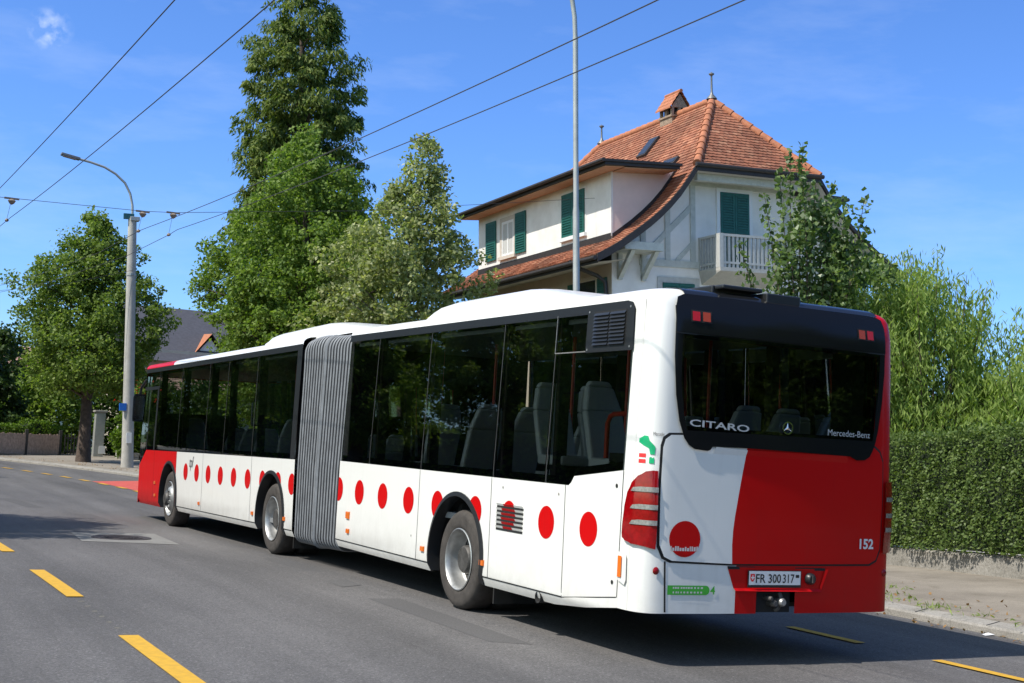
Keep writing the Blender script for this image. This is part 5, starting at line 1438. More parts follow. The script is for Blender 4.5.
for px, py in ((-0.26, -0.32), (0.26, -0.32), (-0.26, 0.32), (0.26, 0.32), (0, -0.32), (0, 0.32), (-0.26, 0), (0.26, 0)): mb.box((cx + px - 0.045, cy + py - 0.045, 11.0), (cx + px + 0.045, cy + py + 0.045, 11.26), M_BRICKCHIM)
mb.box((cx - 0.2, cy - 0.26, 11.0), (cx + 0.2, cy + 0.26, 11.22), M_GAP)
ch = PH(mb, 'chimney'); ch.location.z -= 0.42
mb = MB()
zt_ = 11.26
mb.add([(cx, cy - 0.38, zt_), (cx - 0.32, cy - 0.38, zt_), (cx, cy - 0.38, 11.72), (cx + 0.32, cy - 0.38, zt_), (cx, cy + 0.38, zt_), (cx - 0.32, cy + 0.38, zt_), (cx, cy + 0.38, 11.72), (cx + 0.32, cy + 0.38, zt_)], [(1, 2, 3, 0), (5, 6, 7, 4), (1, 0, 3, 7, 4, 5)], M_BRICKCHIM)
for sg in (-1, 1):
    for k in range(4):
        f0, f1 = k / 4, (k + 1.15) / 4
        x0 = cx + sg * 0.42 * (1 - f0); z0 = 11.20 + 0.60 * f0; x1 = cx + sg * 0.42 * (1 - min(1, f1)); z1 = 11.20 + 0.60 * min(1, f1)
        mb.add([(x0, cy - 0.45, z0 + 0.05), (x0, cy + 0.45, z0 + 0.05), (x1, cy + 0.45, z1 + 0.02), (x1, cy - 0.45, z1 + 0.02), (x0, cy - 0.45, z0), (x0, cy + 0.45, z0)], [(0, 1, 2, 3), (0, 1, 5, 4)], M_RIDGE)
mb.tube([(cx, cy - 0.47, 11.80), (cx, cy + 0.47, 11.80)], 0.06, M_RIDGE, 8)
mb.build('chimney_cap', ch)

# ------------------------------------------------------------------ two more houses far behind
M_SLATE = mat('slate_roof', (0.060, 0.060, 0.074), 0.7, noise=(6, 0.2))
M_FARTILE = mat('faded_tile_roof', (0.36, 0.22, 0.17), 0.85, noise=(5, 0.3))
fh = empty('slate_roofed_house', (12.2, 66.0, 0.75)); tag(fh, 'far grey house with a dark slate roof and a lower tiled porch between the trees', 'house')
mb = MB(); mb.box((-4, 0, -1), (6, 8, 5.0), M_BEIGE); mb.build('wall', fh)
mb = MB(); mb.add([(-4.6, -0.7, 4.35), (6.6, -0.7, 4.35), (6.6, 4, 7.65), (-4.6, 4, 7.65), (-4.6, 8.7, 4.35), (6.6, 8.7, 4.35)], [(0, 1, 2, 3), (3, 2, 5, 4), (0, 3, 4), (1, 5, 2)], M_SLATE); mb.build('roof', fh)
mb = MB(); mb.add([(-0.35, 0.4, 5.05), (0.95, 0.4, 5.05), (0.3, 0.4, 5.85), (0.3, 2.6, 5.95)], [(0, 1, 2)], M_PLASTER)
mb.add([(-0.6, 0.1, 4.95), (0.3, 0.1, 6.1), (0.3, 2.9, 6.2), (-0.6, 1.6, 4.95)], [(0, 1, 2, 3)], M_RIDGE); mb.add([(1.2, 0.1, 4.95), (0.3, 0.1, 6.1), (0.3, 2.9, 6.2), (1.2, 1.6, 4.95)], [(0, 1, 2, 3)], M_SLATE); mb.build('roof_window', fh)
mb = MB(); mb.box((-3.4, -4.2, -1.5), (3.0, -0.6, 2.8), M_BEIGE); mb.build('porch', fh)
tiles(lambda u, t: (Vector((u, -4.9 + t * 0.92, 2.62 + t * 0.36)), Vector((0, -0.5, 0.86))), 3.4, lambda t: (-3.9, 3.2), tw=0.36, row=0.36, seed=9, name='porch_roof', parent=fh, m=M_FARTILE)
rh = empty('red_roofed_house', (6.6, 92.0, -0.2)); tag(rh, 'far house with a red roof glimpsed through the leaves at the far left', 'house')
mb = MB(); mb.box((-5, 0, 0), (5, 9, 4.6), M_PLASTER); mb.build('wall', rh)
mb = MB(); mb.add([(-5.6, -0.6, 4.4), (5.6, -0.6, 4.4), (5.6, 4.5, 7.0), (-5.6, 4.5, 7.0), (-5.6, 9.6, 4.4), (5.6, 9.6, 4.4)], [(0, 1, 2, 3), (3, 2, 5, 4), (0, 3, 4), (1, 5, 2)], M_FARTILE)
r_ = mb.build('roof', rh); mb = MB(); mb.box((-2.3, 3.6, 6.2), (-1.6, 4.3, 8.0), M_RIDGE); mb.build('chimney', r_)

# ------------------------------------------------------------------ poles and wires
M_POLECONC = mat('pole_concrete', (0.42, 0.405, 0.37), 0.9, noise=(4, 0.12), bump=(30, 0.2))
M_GALV = mat('galvanised_steel', (0.40, 0.41, 0.39), 0.5, metal=0.35, noise=(5, 0.12))
M_WIRE = mat('wire', (0.035, 0.033, 0.032), 0.6)
M_BLUE = mat('blue_plate', (0.02, 0.16, 0.62), 0.5)
M_TEAL = mat('teal_box', (0.02, 0.11, 0.13), 0.5)
def up_matrix(p_):
    z = UP; x = Vector((1, 0, 0)) - z * z.x; x.normalize(); y = z.cross(x)
    m = Matrix((x, y, z)).transposed().to_4x4(); m.translation = p_; return m
PB = Vector((3.48, 42.2, -0.05))
lp = empty('lamp_post', mat=up_matrix(PB) @ Matrix.Diagonal((1, 1, 0.975, 1))); tag(lp, 'tall concrete lamp post with curved arm on the pavement beyond the front of the bus', 'lamp post')
mb = MB(); mb.lathe([(0.235, 0.0), (0.215, 0.6), (0.175, 7.0), (0.155, 9.55), (0.12, 9.57), (0.0, 9.57)], M_POLECONC, 20); mb.lathe([(0.166, 7.32), (0.19, 7.33), (0.19, 7.42), (0.165, 7.43)], M_GALV, 20); mb.build('pole', lp, 40)
arm = [(0.0, 9.5), (-0.01, 10.05), (-0.10, 10.5), (-0.30, 10.9), (-0.65, 11.22), (-1.05, 11.44), (-1.55, 11.58), (-2.05, 11.68)]
mb = MB(); mb.tube([(x, 0, z) for x, z in arm], 0.045, M_GALV, 10); mb.build('arm', lp, 60)
mb = MB(); mb.bar((-1.95, 0, 11.66), (-2.62, 0, 11.80), 0.24, 0.10, M_ZINC); mb.bar((-2.08, 0, 11.635), (-2.56, 0, 11.735), 0.18, 0.05, M_LENSCLEAR); mb.build('lamp_head', lp, bevel=0.02)
mb = MB(); mb.box((-0.34, -0.10, 9.50), (0.05, -0.02, 9.72), M_TEAL); mb.box((-0.10, -0.2, 9.44), (0.24, 0.1, 9.60), M_GALV); mb.build('clamp_box', lp, bevel=0.01)
mb = MB(); mb.box((-0.36, -0.12, 2.18), (-0.11, -0.20, 2.46), M_BLUE); mb.box((-0.26, -0.11, 2.24), (-0.1, 0.03, 2.30), M_GALV); mb.build('sign_plate', lp)
mb = MB(); mb.box((-0.10, -0.245, 0.95), (0.09, -0.20, 1.35), M_PLATEWHITE); mb.build('notice', lp)
sp_ = empty('steel_pole', mat=up_matrix(Vector((4.545, 10.99, 0.16)))); tag(sp_, 'thin grey steel lamp mast rising behind the roof of the bus', 'lamp mast')
mb = MB(); mb.lathe([(0.09, 0.0), (0.088, 1.2), (0.06, 1.3), (0.056, 5.5), (0.046, 5.6), (0.047, 8.55), (0.0, 8.55)], M_GALV, 16); mb.build('shaft', sp_, 40)
mb = MB(); mb.tube([(0, 0, 8.5), (-0.015, 0, 8.9), (-0.07, 0, 9.25), (-0.2, 0, 9.6), (-0.5, 0, 9.98), (-0.95, 0, 10.25), (-1.6, 0, 10.42)], 0.042, M_GALV, 10); mb.build('arm', sp_, 60)
mb = MB(); mb.bar((-1.5, 0, 10.41), (-2.2, 0, 10.55), 0.24, 0.10, M_ZINC); mb.bar((-1.63, 0, 10.385), (-2.1, 0, 10.48), 0.18, 0.05, M_LENSCLEAR); mb.build('lamp_head', sp_, bevel=0.02)
mb = MB(); mb.box((-0.13, -0.13, 0.0), (0.13, 0.13, 0.03), M_GALV); mb.build('base_plate', sp_)

def wire(name, pts, rad, lab, cat='wire', group=None):
    mb = MB(); mb.tube(pts, rad, M_WIRE, 6); o = mb.build(name, smooth=80); tag(o, lab, cat, group)
Yh = 22.3
LANES = ((-4.3, 5.63, 'leftmost', 0.00050), (-3.6, 5.53, 'second from the left', 0.00069), (-0.78, 5.565, 'second from the right', 0.00085), (-0.09, 5.62, 'rightmost', 0.00084))
for (x, z, nm, kq) in LANES:
    zh = 5.98 if x > -2 else 5.87
    pts = [(x, -30, z - 0.15 - 0.6)] if False else []
    slope = (zh - z) / (Yh - 2)
    pts += [(x, y, z + kq * y * y) for y in (-20, -14, -10, -7, -4, -2, 0, 2, 4, 6, 8, 10, 12, 14, 16, 18, 20, 21.5)] + [(x, Yh, zh), (x - 0.12, Yh + 4, zh - 0.10), (x - 0.9, 34, zh - 0.25), (x - 2.6, 44, zh - 0.3), (x - 6, 56, zh - 0.35)]
    wire('contact_wire', pts, 0.0065, 'dark trolley contact wire over the street, %s of the four' % nm)
zs = lambda x: 6.55 + 0.03 * (x + 0.1) + 0.006 * (x - 1) ** 2 * 0.2
wire('span_wire', [(-14, Yh, 6.62), (-3.78, Yh, 6.36), (-0.71, Yh, 6.45), (0.01, Yh, 6.51), (4.76, Yh + 0.6, 7.25), (12.72, 24.95, 8.93)], 0.006, 'thin span wire crossing the street to the wall of the white villa')
wire('span_wire', [(-9, 38, 5.9), (-1.44, 42.0, 6.04), (0.92, 42.1, 6.57), (3.13, 42.2, 7.29)], 0.006, 'thin span wire fixed to the concrete lamp post')
M_INSUL = mat('insulator', (0.22, 0.17, 0.13), 0.6, noise=(20, 0.3))
for (x, z, nm, kq) in LANES:
    zh = 5.98 if x > -2 else 5.87
    zz = 6.36 if x < -2 else (6.44 if x < -0.5 else 6.50)
    hg = empty('wire_hanger', (x, Yh, zh)); tag(hg, 'small insulated hanger holding the %s of the four contact wires' % nm, 'hanger')
    mb = MB(); mb.lathe([(0.0, -0.035), (0.03, -0.02), (0.045, 0.0), (0.03, 0.03), (0.0, 0.05)], M_INSUL, 10); mb.bar((0, -0.14, 0), (0, 0.14, 0), 0.03, 0.03, M_INSUL); mb.build('clamp', hg)
    mb = MB(); mb.lathe([(0.0, -0.09), (0.05, -0.06), (0.085, 0.0), (0.05, 0.03), (0.0, 0.05)], M_INSUL, 10, Matrix.Translation((0.07, 0, zz - zh - 0.05))); mb.bar((-0.09, 0, zz - zh - 0.0), (0.22, 0, zz - zh - 0.0), 0.035, 0.04, M_INSUL); mb.build('insulator', hg)
    mb = MB(); mb.tube([(0.05, 0, zz - zh - 0.1), (0.0, 0, 0.03)], 0.004, M_WIRE, 5); mb.build('dropper', hg)

# ------------------------------------------------------------------ fence, gate and garden bits at the far left
M_WOOD = mat('weathered_fence_wood', (0.44, 0.32, 0.25), 0.9, noise=(9, 0.3), bump=(25, 0.4))
M_WOODDARK = mat('dark_fence_wood', (0.06, 0.055, 0.05), 0.9, noise=(9, 0.3))
FA, FB = Vector((3.05, 55.0, -0.02)), Vector((-3.2, 47.9, -0.02))
fe = empty('wooden_fence', FA); tag(fe, 'low weathered wooden fence of upright slats along the pavement', 'fence')
d = FB - FA; L = d.length; d.normalize(); nrm = Vector((-d.y, d.x, 0))
mb = MB(); k = 0.08; rg = random.Random(8)
while k < L:
    h_ = 0.93 + rg.uniform(-0.03, 0.03); q = d * k
    mb.add([q + nrm * 0.02 + Vector((0, 0, 0.05)), q + d * 0.105 + nrm * 0.02 + Vector((0, 0, 0.05)), q + d * 0.105 + nrm * 0.02 + Vector((0, 0, h_)), q + nrm * 0.02 + Vector((0, 0, h_)),
            q - nrm * 0.005 + Vector((0, 0, 0.05)), q + d * 0.105 - nrm * 0.005 + Vector((0, 0, 0.05)), q + d * 0.105 - nrm * 0.005 + Vector((0, 0, h_)), q - nrm * 0.005 + Vector((0, 0, h_))], [(0, 1, 2, 3), (7, 6, 5, 4), (3, 2, 6, 7), (0, 3, 7, 4), (1, 5, 6, 2)], M_WOOD)
    k += 0.115
mb.build('slat_panel', fe)
mb = MB()
for z in (0.25, 0.75): mb.bar(nrm * -0.03 + Vector((0, 0, z)), d * L + nrm * -0.03 + Vector((0, 0, z)), 0.05, 0.09, M_WOOD)
mb.build('rails', fe)
for k in (0.0, 2.6, 5.2, 7.8):
    mb = MB(); q = d * k; mb.box((q.x - 0.07, q.y - 0.07, 0), (q.x + 0.07, q.y + 0.07, 1.12), M_WOODDARK); mb.build('post', fe, bevel=0.015)
PA, PBB = Vector((3.30, 55.2, -0.02)), Vector((4.45, 55.6, -0.02))
pf_ = empty('picket_gate', PA); tag(pf_, 'dark picket gate beside the thick tree trunk', 'gate')
mb = MB(); d2 = PBB - PA
for k in range(9):
    q = d2 * k / 8; mb.box((q.x - 0.025, q.y - 0.015, 0.05), (q.x + 0.025, q.y + 0.015, 0.95 + 0.05 * math.sin(k)), M_WOODDARK)
mb.build('pickets', pf_)
mb = MB()
for z in (0.2, 0.8): mb.bar(Vector((0, 0.03, z)), d2 + Vector((0, 0.03, z)), 0.03, 0.06, M_WOODDARK)
mb.build('rails', pf_)
gp_ = empty('gate_pillar', (4.75, 55.2, 0.0)); tag(gp_, 'tall grey gate pillar with a flat cap and a white sheet between trunk and ivy', 'gate pillar')
mb = MB(); mb.box((-0.21, -0.22, -0.1), (0.22, 0.22, 2.02), M_GALV); mb.build('shaft', gp_, bevel=0.01)
mb = MB(); mb.box((-0.28, -0.28, 2.02), (0.29, 0.28, 2.12), M_KERB); mb.build('cap', gp_, bevel=0.02)
mb = MB(); mb.box((0.02, -0.245, 0.14), (0.30, -0.222, 0.50), M_PLATEWHITE); mb.build('sheet', gp_)
wp = MB(); wp.lathe([(0.07, 0.0), (0.065, 1.42), (0.03, 1.46), (0.0, 1.46)], M_POLECONC, 10); o = wp.build('stone_post', smooth=40); o.matrix_world = up_matrix(Vector((5.35, 53.6, 0.0))); tag(o, 'slim pale stone post in front of the ivy near the lamp post', 'post')
lw = MB()
rg = random.Random(4)
for i in range(5):
    for j in range(2):
        lw.box((i * 0.42 + 0.02 * j + rg.uniform(0, 0.03), 0, j * 0.20 - 0.08), (i * 0.42 + 0.39, 0.35 + rg.uniform(0, 0.04), j * 0.20 + 0.11), M_RENDER)
o = lw.build('stone_wall', bevel=0.02); o.location = (5.2, 52.2, 0.0); tag(o, 'short low stone wall at the foot of the ivy by the lamp post', 'wall')
# ------------------------------------------------------------------ vegetation
M_BARK = mat('bark_brown', (0.085, 0.062, 0.048), 0.95, noise=(7, 0.4), bump=(18, 1.0))
M_BARKPALE = mat('bark_grey', (0.16, 0.145, 0.12), 0.95, noise=(7, 0.3), bump=(18, 0.8))
L_MAPLE = leaf_mat('leaf_maple', (0.075, 0.140, 0.022), (0.225, 0.310, 0.062), 0.40, 0.55)
L_LIND = leaf_mat('leaf_linden', (0.080, 0.140, 0.026), (0.230, 0.300, 0.068), 0.40, 0.55)
L_PALE = leaf_mat('leaf_flowering_linden', (0.140, 0.185, 0.060), (0.330, 0.355, 0.160), 0.42, 0.55, (0.60, 0.60, 0.40))
L_CON = leaf_mat('needle_sprays', (0.046, 0.090, 0.020), (0.200, 0.240, 0.052), 0.32, 0.6)
L_YOUNG = leaf_mat('leaf_young_birch', (0.055, 0.100, 0.028), (0.155, 0.225, 0.080), 0.32, 0.42, (0.38, 0.42, 0.28))
L_WILL = leaf_mat('leaf_narrow', (0.150, 0.230, 0.048), (0.340, 0.430, 0.130), 0.44, 0.58)
L_HEDGE = leaf_mat('leaf_hedge', (0.055, 0.098, 0.024), (0.165, 0.225, 0.062), 0.28, 0.5)
L_DARK = leaf_mat('leaf_dark_shrub', (0.022, 0.050, 0.012), (0.060, 0.100, 0.020), 0.3, 0.5)
L_FRESH = leaf_mat('leaf_fresh_green', (0.06, 0.12, 0.012), (0.14, 0.22, 0.020), 0.4, 0.5)
L_RED = leaf_mat('red_blossom', (0.45, 0.01, 0.01), (0.62, 0.03, 0.02), 0.3, 0.5)
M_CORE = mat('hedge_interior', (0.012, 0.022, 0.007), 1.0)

def leaf_quads(C, rng, size, wid, droop=0.0, up=0.5, out=None, jitter=0.35):
    """a folded four-cornered blade at every centre; droop pulls the tips down"""
    n = len(C)
    a = rng.normal(size=(n, 3)); a[:, 2] = a[:, 2] * (1 - abs(droop)) - droop * 2.0
    if out is not None: a += out * 0.8
    a /= np.linalg.norm(a, axis=1)[:, None] + 1e-9
    nn = rng.normal(size=(n, 3)) * 0.9; nn[:, 2] += up
    if out is not None: nn += out * 1.0
    w_ = np.cross(nn, a); w_ /= np.linalg.norm(w_, axis=1)[:, None] + 1e-9
    nn = np.cross(a, w_)
    L = size * (1 + jitter * rng.uniform(-1, 1, n))[:, None]; W_ = wid * (1 + jitter * rng.uniform(-1, 1, n))[:, None]
    p0 = C - a * L * 0.5; p2 = C + a * L * 0.5
    p1 = C - a * L * 0.05 + w_ * W_ * 0.5 + nn * W_ * 0.16; p3 = C - a * L * 0.05 - w_ * W_ * 0.5 + nn * W_ * 0.16
    V = np.stack([p0, p1, p2, p3], axis=1).reshape(-1, 3)
    return V, np.arange(4 * n).reshape(n, 4)

def crown(rng, env, zr, nclump, per, csize, size, wid, ecc=None, droop=0.0, up=0.5, flat=0.8, shell=0.45, lump=0.30, inner=0.25):
    """clumps of leaves through the volume of a crown; env: [(z, radius)]; ecc: [(z, dx, dy)]"""
    ez = np.array([e[0] for e in env]); er = np.array([e[1] for e in env])
    zs_ = np.linspace(zr[0], zr[1], 200); pr = np.interp(zs_, ez, er) + 0.15; pr = pr ** 1.35; pr /= pr.sum()
    z = rng.choice(zs_, nclump, p=pr) + rng.uniform(-0.1, 0.1, nclump)
    th = rng.uniform(0, 2 * np.pi, nclump)
    ph = rng.uniform(0, 6.28, 6)
    Rz = np.interp(z, ez, er)
    wob = 1 + lump * (0.5 * np.sin(3 * th + ph[0] + 1.3 * z) + 0.5 * np.sin(2 * th + ph[1] - 0.9 * z) + 0.4 * np.sin(5 * th + ph[2] + 2.1 * z))
    r = Rz * wob * rng.uniform(inner ** (1 / shell), 1, nclump) ** shell
    ctr = np.stack([r * np.cos(th), r * np.sin(th), z], axis=1)
    if ecc is not None:
        cz = [e[0] for e in ecc]; ctr[:, 0] += np.interp(z, cz, [e[1] for e in ecc]); ctr[:, 1] += np.interp(z, cz, [e[2] for e in ecc])
    out = np.stack([np.cos(th), np.sin(th), np.zeros(nclump)], axis=1)
    cs = csize * rng.uniform(0.6, 1.35, nclump)
    k = rng.poisson(per, nclump) + 3
    idx = np.repeat(np.arange(nclump), k)
    off = rng.normal(size=(len(idx), 3)); off /= np.linalg.norm(off, axis=1)[:, None]; off *= rng.uniform(0.1, 1, len(idx))[:, None] ** 0.5
    off *= cs[idx][:, None]; off[:, 2] *= flat
    if droop: off[:, 2] -= 0.5 * droop * (off[:, 0] ** 2 + off[:, 1] ** 2) / csize
    C = ctr[idx] + off
    o_ = out[idx] * 0.5 + off / (cs[idx][:, None])
    V, F = leaf_quads(C, rng, size, wid, droop, up, o_)
    return V, F, ctr

def trunk_mb(h, r0, ctr, rng, nl, m, ecc=None, crook=0.05, r_top=0.03, seg=9, start=0.25):
    mb = MB(); pts = []; rad = []
    for i in range(seg + 1):
        f = i / seg; z = h * f
        dx = np.interp(z, [e[0] for e in ecc], [e[1] for e in ecc]) if ecc else 0; dy = np.interp(z, [e[0] for e in ecc], [e[2] for e in ecc]) if ecc else 0
        pts.append(Vector((dx + crook * math.sin(4 * f + 1) * f, dy + crook * math.cos(5 * f) * f, z)))
        rad.append(max(r_top, r0 * (1 - f) ** 0.7 * (1 + 0.22 * max(0, 0.06 - f) / 0.06)))
    mb.tube(pts, rad, m, 12)
    pick = rng.permutation(len(ctr))[:nl]
    for i in pick:
        c_ = Vector(ctr[i]); hz = max(h * start, c_.z - 0.5 * math.hypot(c_.x, c_.y) - 0.5); f = min(0.97, hz / h)
        j = min(seg - 1, int(f * seg)); a = pts[j].lerp(pts[j+1], f * seg - j)
        if c_.z < a.z - 0.6: continue
        mid = a.lerp(c_, 0.55) + Vector((0, 0, 0.12 * (c_ - a).length)); r_ = 0.28 * r0 * (1 - f) ** 0.5 + 0.012
        mb.tube([a, a.lerp(mid, 0.5) + Vector((0, 0, 0.03)), mid, c_], [r_, r_ * 0.75, r_ * 0.5, 0.008], m, 6, cap=False)
    return mb

def tree(name, label, loc, h, r0, env, zr, nclump, per, csize, size, wid, lm, seed, bark=None, nl=30, group=None, cat='tree', ecc=None, crook=0.05, lean=True, start=0.25, rot=0.0, **k):
    rng = np.random.default_rng(seed)
    V, F, ctr = crown(rng, env, zr, nclump, per, csize, size, wid, ecc, **k)
    t = empty(name, mat=(up_matrix(Vector(loc)) if lean else Matrix.Translation(loc)) @ Matrix.Rotation(rot, 4, 'Z'))
    tag(t, label, cat, group)
    trunk_mb(h, r0, ctr, rng, nl, bark or M_BARK, ecc, crook, start=start).build('trunk', t, 60)
    raw_mesh('crown', V, F, [lm], parent=t)
    return t

maple = tree('maple_tree', 'bright green broadleaf tree in front of the tall dark conifer', (7.3, 33.4, 0.1), 11.2, 0.24,
     [(1.8, 2.0), (3.2, 2.75), (4.6, 3.25), (5.9, 3.35), (7.4, 2.9), (8.7, 2.15), (10.0, 1.25), (11.2, 0.35), (11.7, 0.1)], (1.8, 11.6), 1150, 74, 0.42, 0.125, 0.094, L_MAPLE, 11, nl=60, up=0.75, lump=0.26, shell=0.42)
linden = tree('linden_tree', 'round crowned street tree with a thick dark trunk beside the wooden fence', (2.66, 46.6, -0.08), 9.0, 0.26,
     [(2.7, 1.5), (3.5, 2.5), (4.9, 2.95), (6.2, 2.85), (7.2, 2.35), (8.2, 1.65), (9.2, 0.85), (10.1, 0.15)], (2.9, 10.1), 640, 70, 0.44, 0.135, 0.10, L_LIND, 12, nl=60, ecc=[(0, 0, 0), (3, 0.1, 0), (9, 0.25, 0)], start=0.28, lump=0.30, shell=0.5, up=0.7)
tree('conifer_tree', 'very tall dark conifer with drooping sprays towering over the other trees', (11.61, 46.97, 0.3), 21.2, 0.42,
     [(3, 2.9), (9, 2.85), (13, 2.65), (15, 2.5), (17, 2.35), (18.5, 2.1), (20.0, 1.45), (21.0, 0.8), (21.8, 0.25)], (3.5, 21.7), 900, 92, 0.52, 0.26, 0.080, L_CON, 13, nl=120, droop=0.65, flat=0.6, lump=0.16, shell=0.5, inner=0.1, start=0.1)
tree('pale_linden_tree', 'pale green flowering tree with a slender top beside the villa', (7.0, 24.6, 0.15), 9.2, 0.15,
     [(1.6, 1.4), (3.0, 1.85), (4.6, 2.08), (5.7, 2.0), (6.3, 1.85), (6.9, 1.55), (7.3, 1.2), (7.9, 1.0), (8.4, 0.82), (8.9, 0.55), (9.6, 0.12)], (1.8, 9.6), 620, 58, 0.34, 0.115, 0.088, L_PALE, 14, nl=60, bark=M_BARKPALE,
     ecc=[(0, -0.1, 0), (5.5, -0.12, 0.05), (7.2, 0.40, -0.2), (9.5, 0.60, -0.25)], lump=0.36, shell=0.5, up=0.6)

# young birch: long upright shoots with a leaf every few centimetres
def shoots_tree(name, label, loc, shoots, leaf, gap, lm, seed, body=None, droop=0.0, bark=M_BARK, cat='tree', group=None, twig=0.05, per=2):
    rng = np.random.default_rng(seed); t = empty(name, mat=up_matrix(Vector(loc))); tag(t, label, cat, group)
    mb = MB(); Cs = []
    for (bx, by, bz, tx, ty, tz, bow) in shoots:
        a = Vector((bx, by, bz)); b_ = Vector((tx, ty, tz)); n = max(4, int((b_ - a).length / 0.25)); pts = []
        ph_ = rng.uniform(0, 6)
        for i in range(n + 1):
            f = i / n; q = a.lerp(b_, f); s_ = math.sin(math.pi * f) * bow; q += Vector((s_ * math.cos(ph_) * 0.6, s_ * math.sin(ph_) * 0.6, s_ * 0.4)); pts.append(q)
        mb.tube(pts, [0.018 * (1 - i / n) + 0.004 for i in range(n + 1)], bark, 6, cap=False)
        L = (b_ - a).length; m_ = int(L / gap)
        for i in range(m_):
            f = (i + rng.uniform(0, 1)) / m_; j = min(n - 1, int(f * n)); q = pts[j].lerp(pts[j+1], f * n - j)
            for _ in range(per): Cs.append(np.array(q) + rng.normal(size=3) * (twig + 0.10 * (1 - f)))
    Cs = [np.array(Cs)]
    if body:
        for (x, y, z, r, rz, nn) in body:
            o_ = rng.normal(size=(nn, 3)); o_ /= np.linalg.norm(o_, axis=1)[:, None]; o_ *= rng.uniform(0, 1, nn)[:, None] ** 0.45
            Cs.append(np.array([x, y, z]) + o_ * np.array([r, r, rz]))
    C = np.concatenate(Cs)
    V, F = leaf_quads(C, rng, leaf[0], leaf[1], droop, 0.5, None)
    mb.tube([(0, 0, 0), (0.05, 0, 1.2), (0.0, 0.05, 2.6), (0.05, 0, 4.2)], [0.09, 0.075, 0.055, 0.02], bark, 8)
    mb.build('trunk', t, 60); raw_mesh('crown', V, F, [lm], parent=t)
    return t
# RIGHT / UP of the picture at this tree: sideways offset s -> world (0.886 s, -0.459 s)
def sd(s, dpt=0.0): return (0.886 * s + 0.455 * dpt, -0.459 * s + 0.887 * dpt)
rg = random.Random(21)
sh = []
for (s, z) in ((-0.30, 7.55), (0.03, 7.75), (0.68, 7.05), (1.15, 6.65), (-0.72, 6.75), (-1.30, 5.75), (0.32, 7.1), (-0.42, 7.25), (1.25, 6.1), (0.85, 6.3), (-0.1, 7.2), (0.5, 6.4), (1.0, 5.4), (0.2, 6.9), (0.75, 6.7)):
    dd = rg.uniform(-0.6, 0.6); x, y = sd(s, dd); x0, y0 = sd(s * 0.25, dd * 0.3)
    sh.append((x0, y0, 2.2 + rg.uniform(0, 1.2), x, y, z, rg.uniform(0.05, 0.2)))
body = []
for k in range(62):
    z = rg.uniform(2.2, 6.4); m_ = 1.35 if z < 5 else 1.35 - (z - 5) * 0.65; s = rg.uniform(-m_ * 0.52, m_) + 0.1; x, y = sd(s, rg.uniform(-0.8, 0.8)); body.append((x, y, z, 0.33, 0.38, 66))
shoots_tree('young_birch', 'young tree with long upright leafy shoots in front of the balcony gable', (10.1, 11.76, 0.1), sh, (0.115, 0.096), 0.036, L_YOUNG, 22, body)

def willow(label, loc, wd, top, seed, n_body, tops=()):
    rg = random.Random(seed); sh = []; bd = []
    for k in range(46):
        s = rg.uniform(-wd, wd); d_ = rg.uniform(-wd * 0.8, wd * 0.8); f = 1 - 0.45 * (abs(s) / wd) ** 2
        x, y = sd(s, d_); x0, y0 = sd(s * 0.4, d_ * 0.4); sh.append((x0, y0, 1.4 + rg.uniform(0, 1.0), x, y, top * f * rg.uniform(0.86, 1.02), rg.uniform(0.1, 0.3)))
    for s, z in tops:
        x, y = sd(s, 0); x0, y0 = sd(s * 0.6, 0); sh.append((x0, y0, 2.5, x, y, z, 0.25))
    for k in range(int(n_body * 1.4)):
        s = rg.uniform(-wd, wd); f = 1 - 0.5 * (abs(s) / wd) ** 2; z = rg.uniform(0.8, top * 0.9 * f); x, y = sd(s, rg.uniform(-wd * 0.8, wd * 0.8)); bd.append((x, y, z, 0.27, 0.45, 105))
    return shoots_tree('willow_shrub', label, loc, sh, (0.150, 0.032), 0.024, L_WILL, seed, bd, droop=0.85, cat='shrub', group='narrow leaved shrubs behind the hedge', twig=0.10, per=2)
willow('tall light green shrub with hanging narrow leaves just right of the bus', (12.12, 10.7, 0.15), 1.35, 5.7, 31, 170, ((1.25, 4.9), (1.3, 5.0)))
willow('light green narrow leaved shrub at the right edge of the picture', (13.3, 8.9, 0.2), 1.3, 4.6, 32, 130)
willow('light green narrow leaved shrub between the young tree and the tall one', (12.1, 12.6, 0.1), 1.4, 6.15, 33, 150)

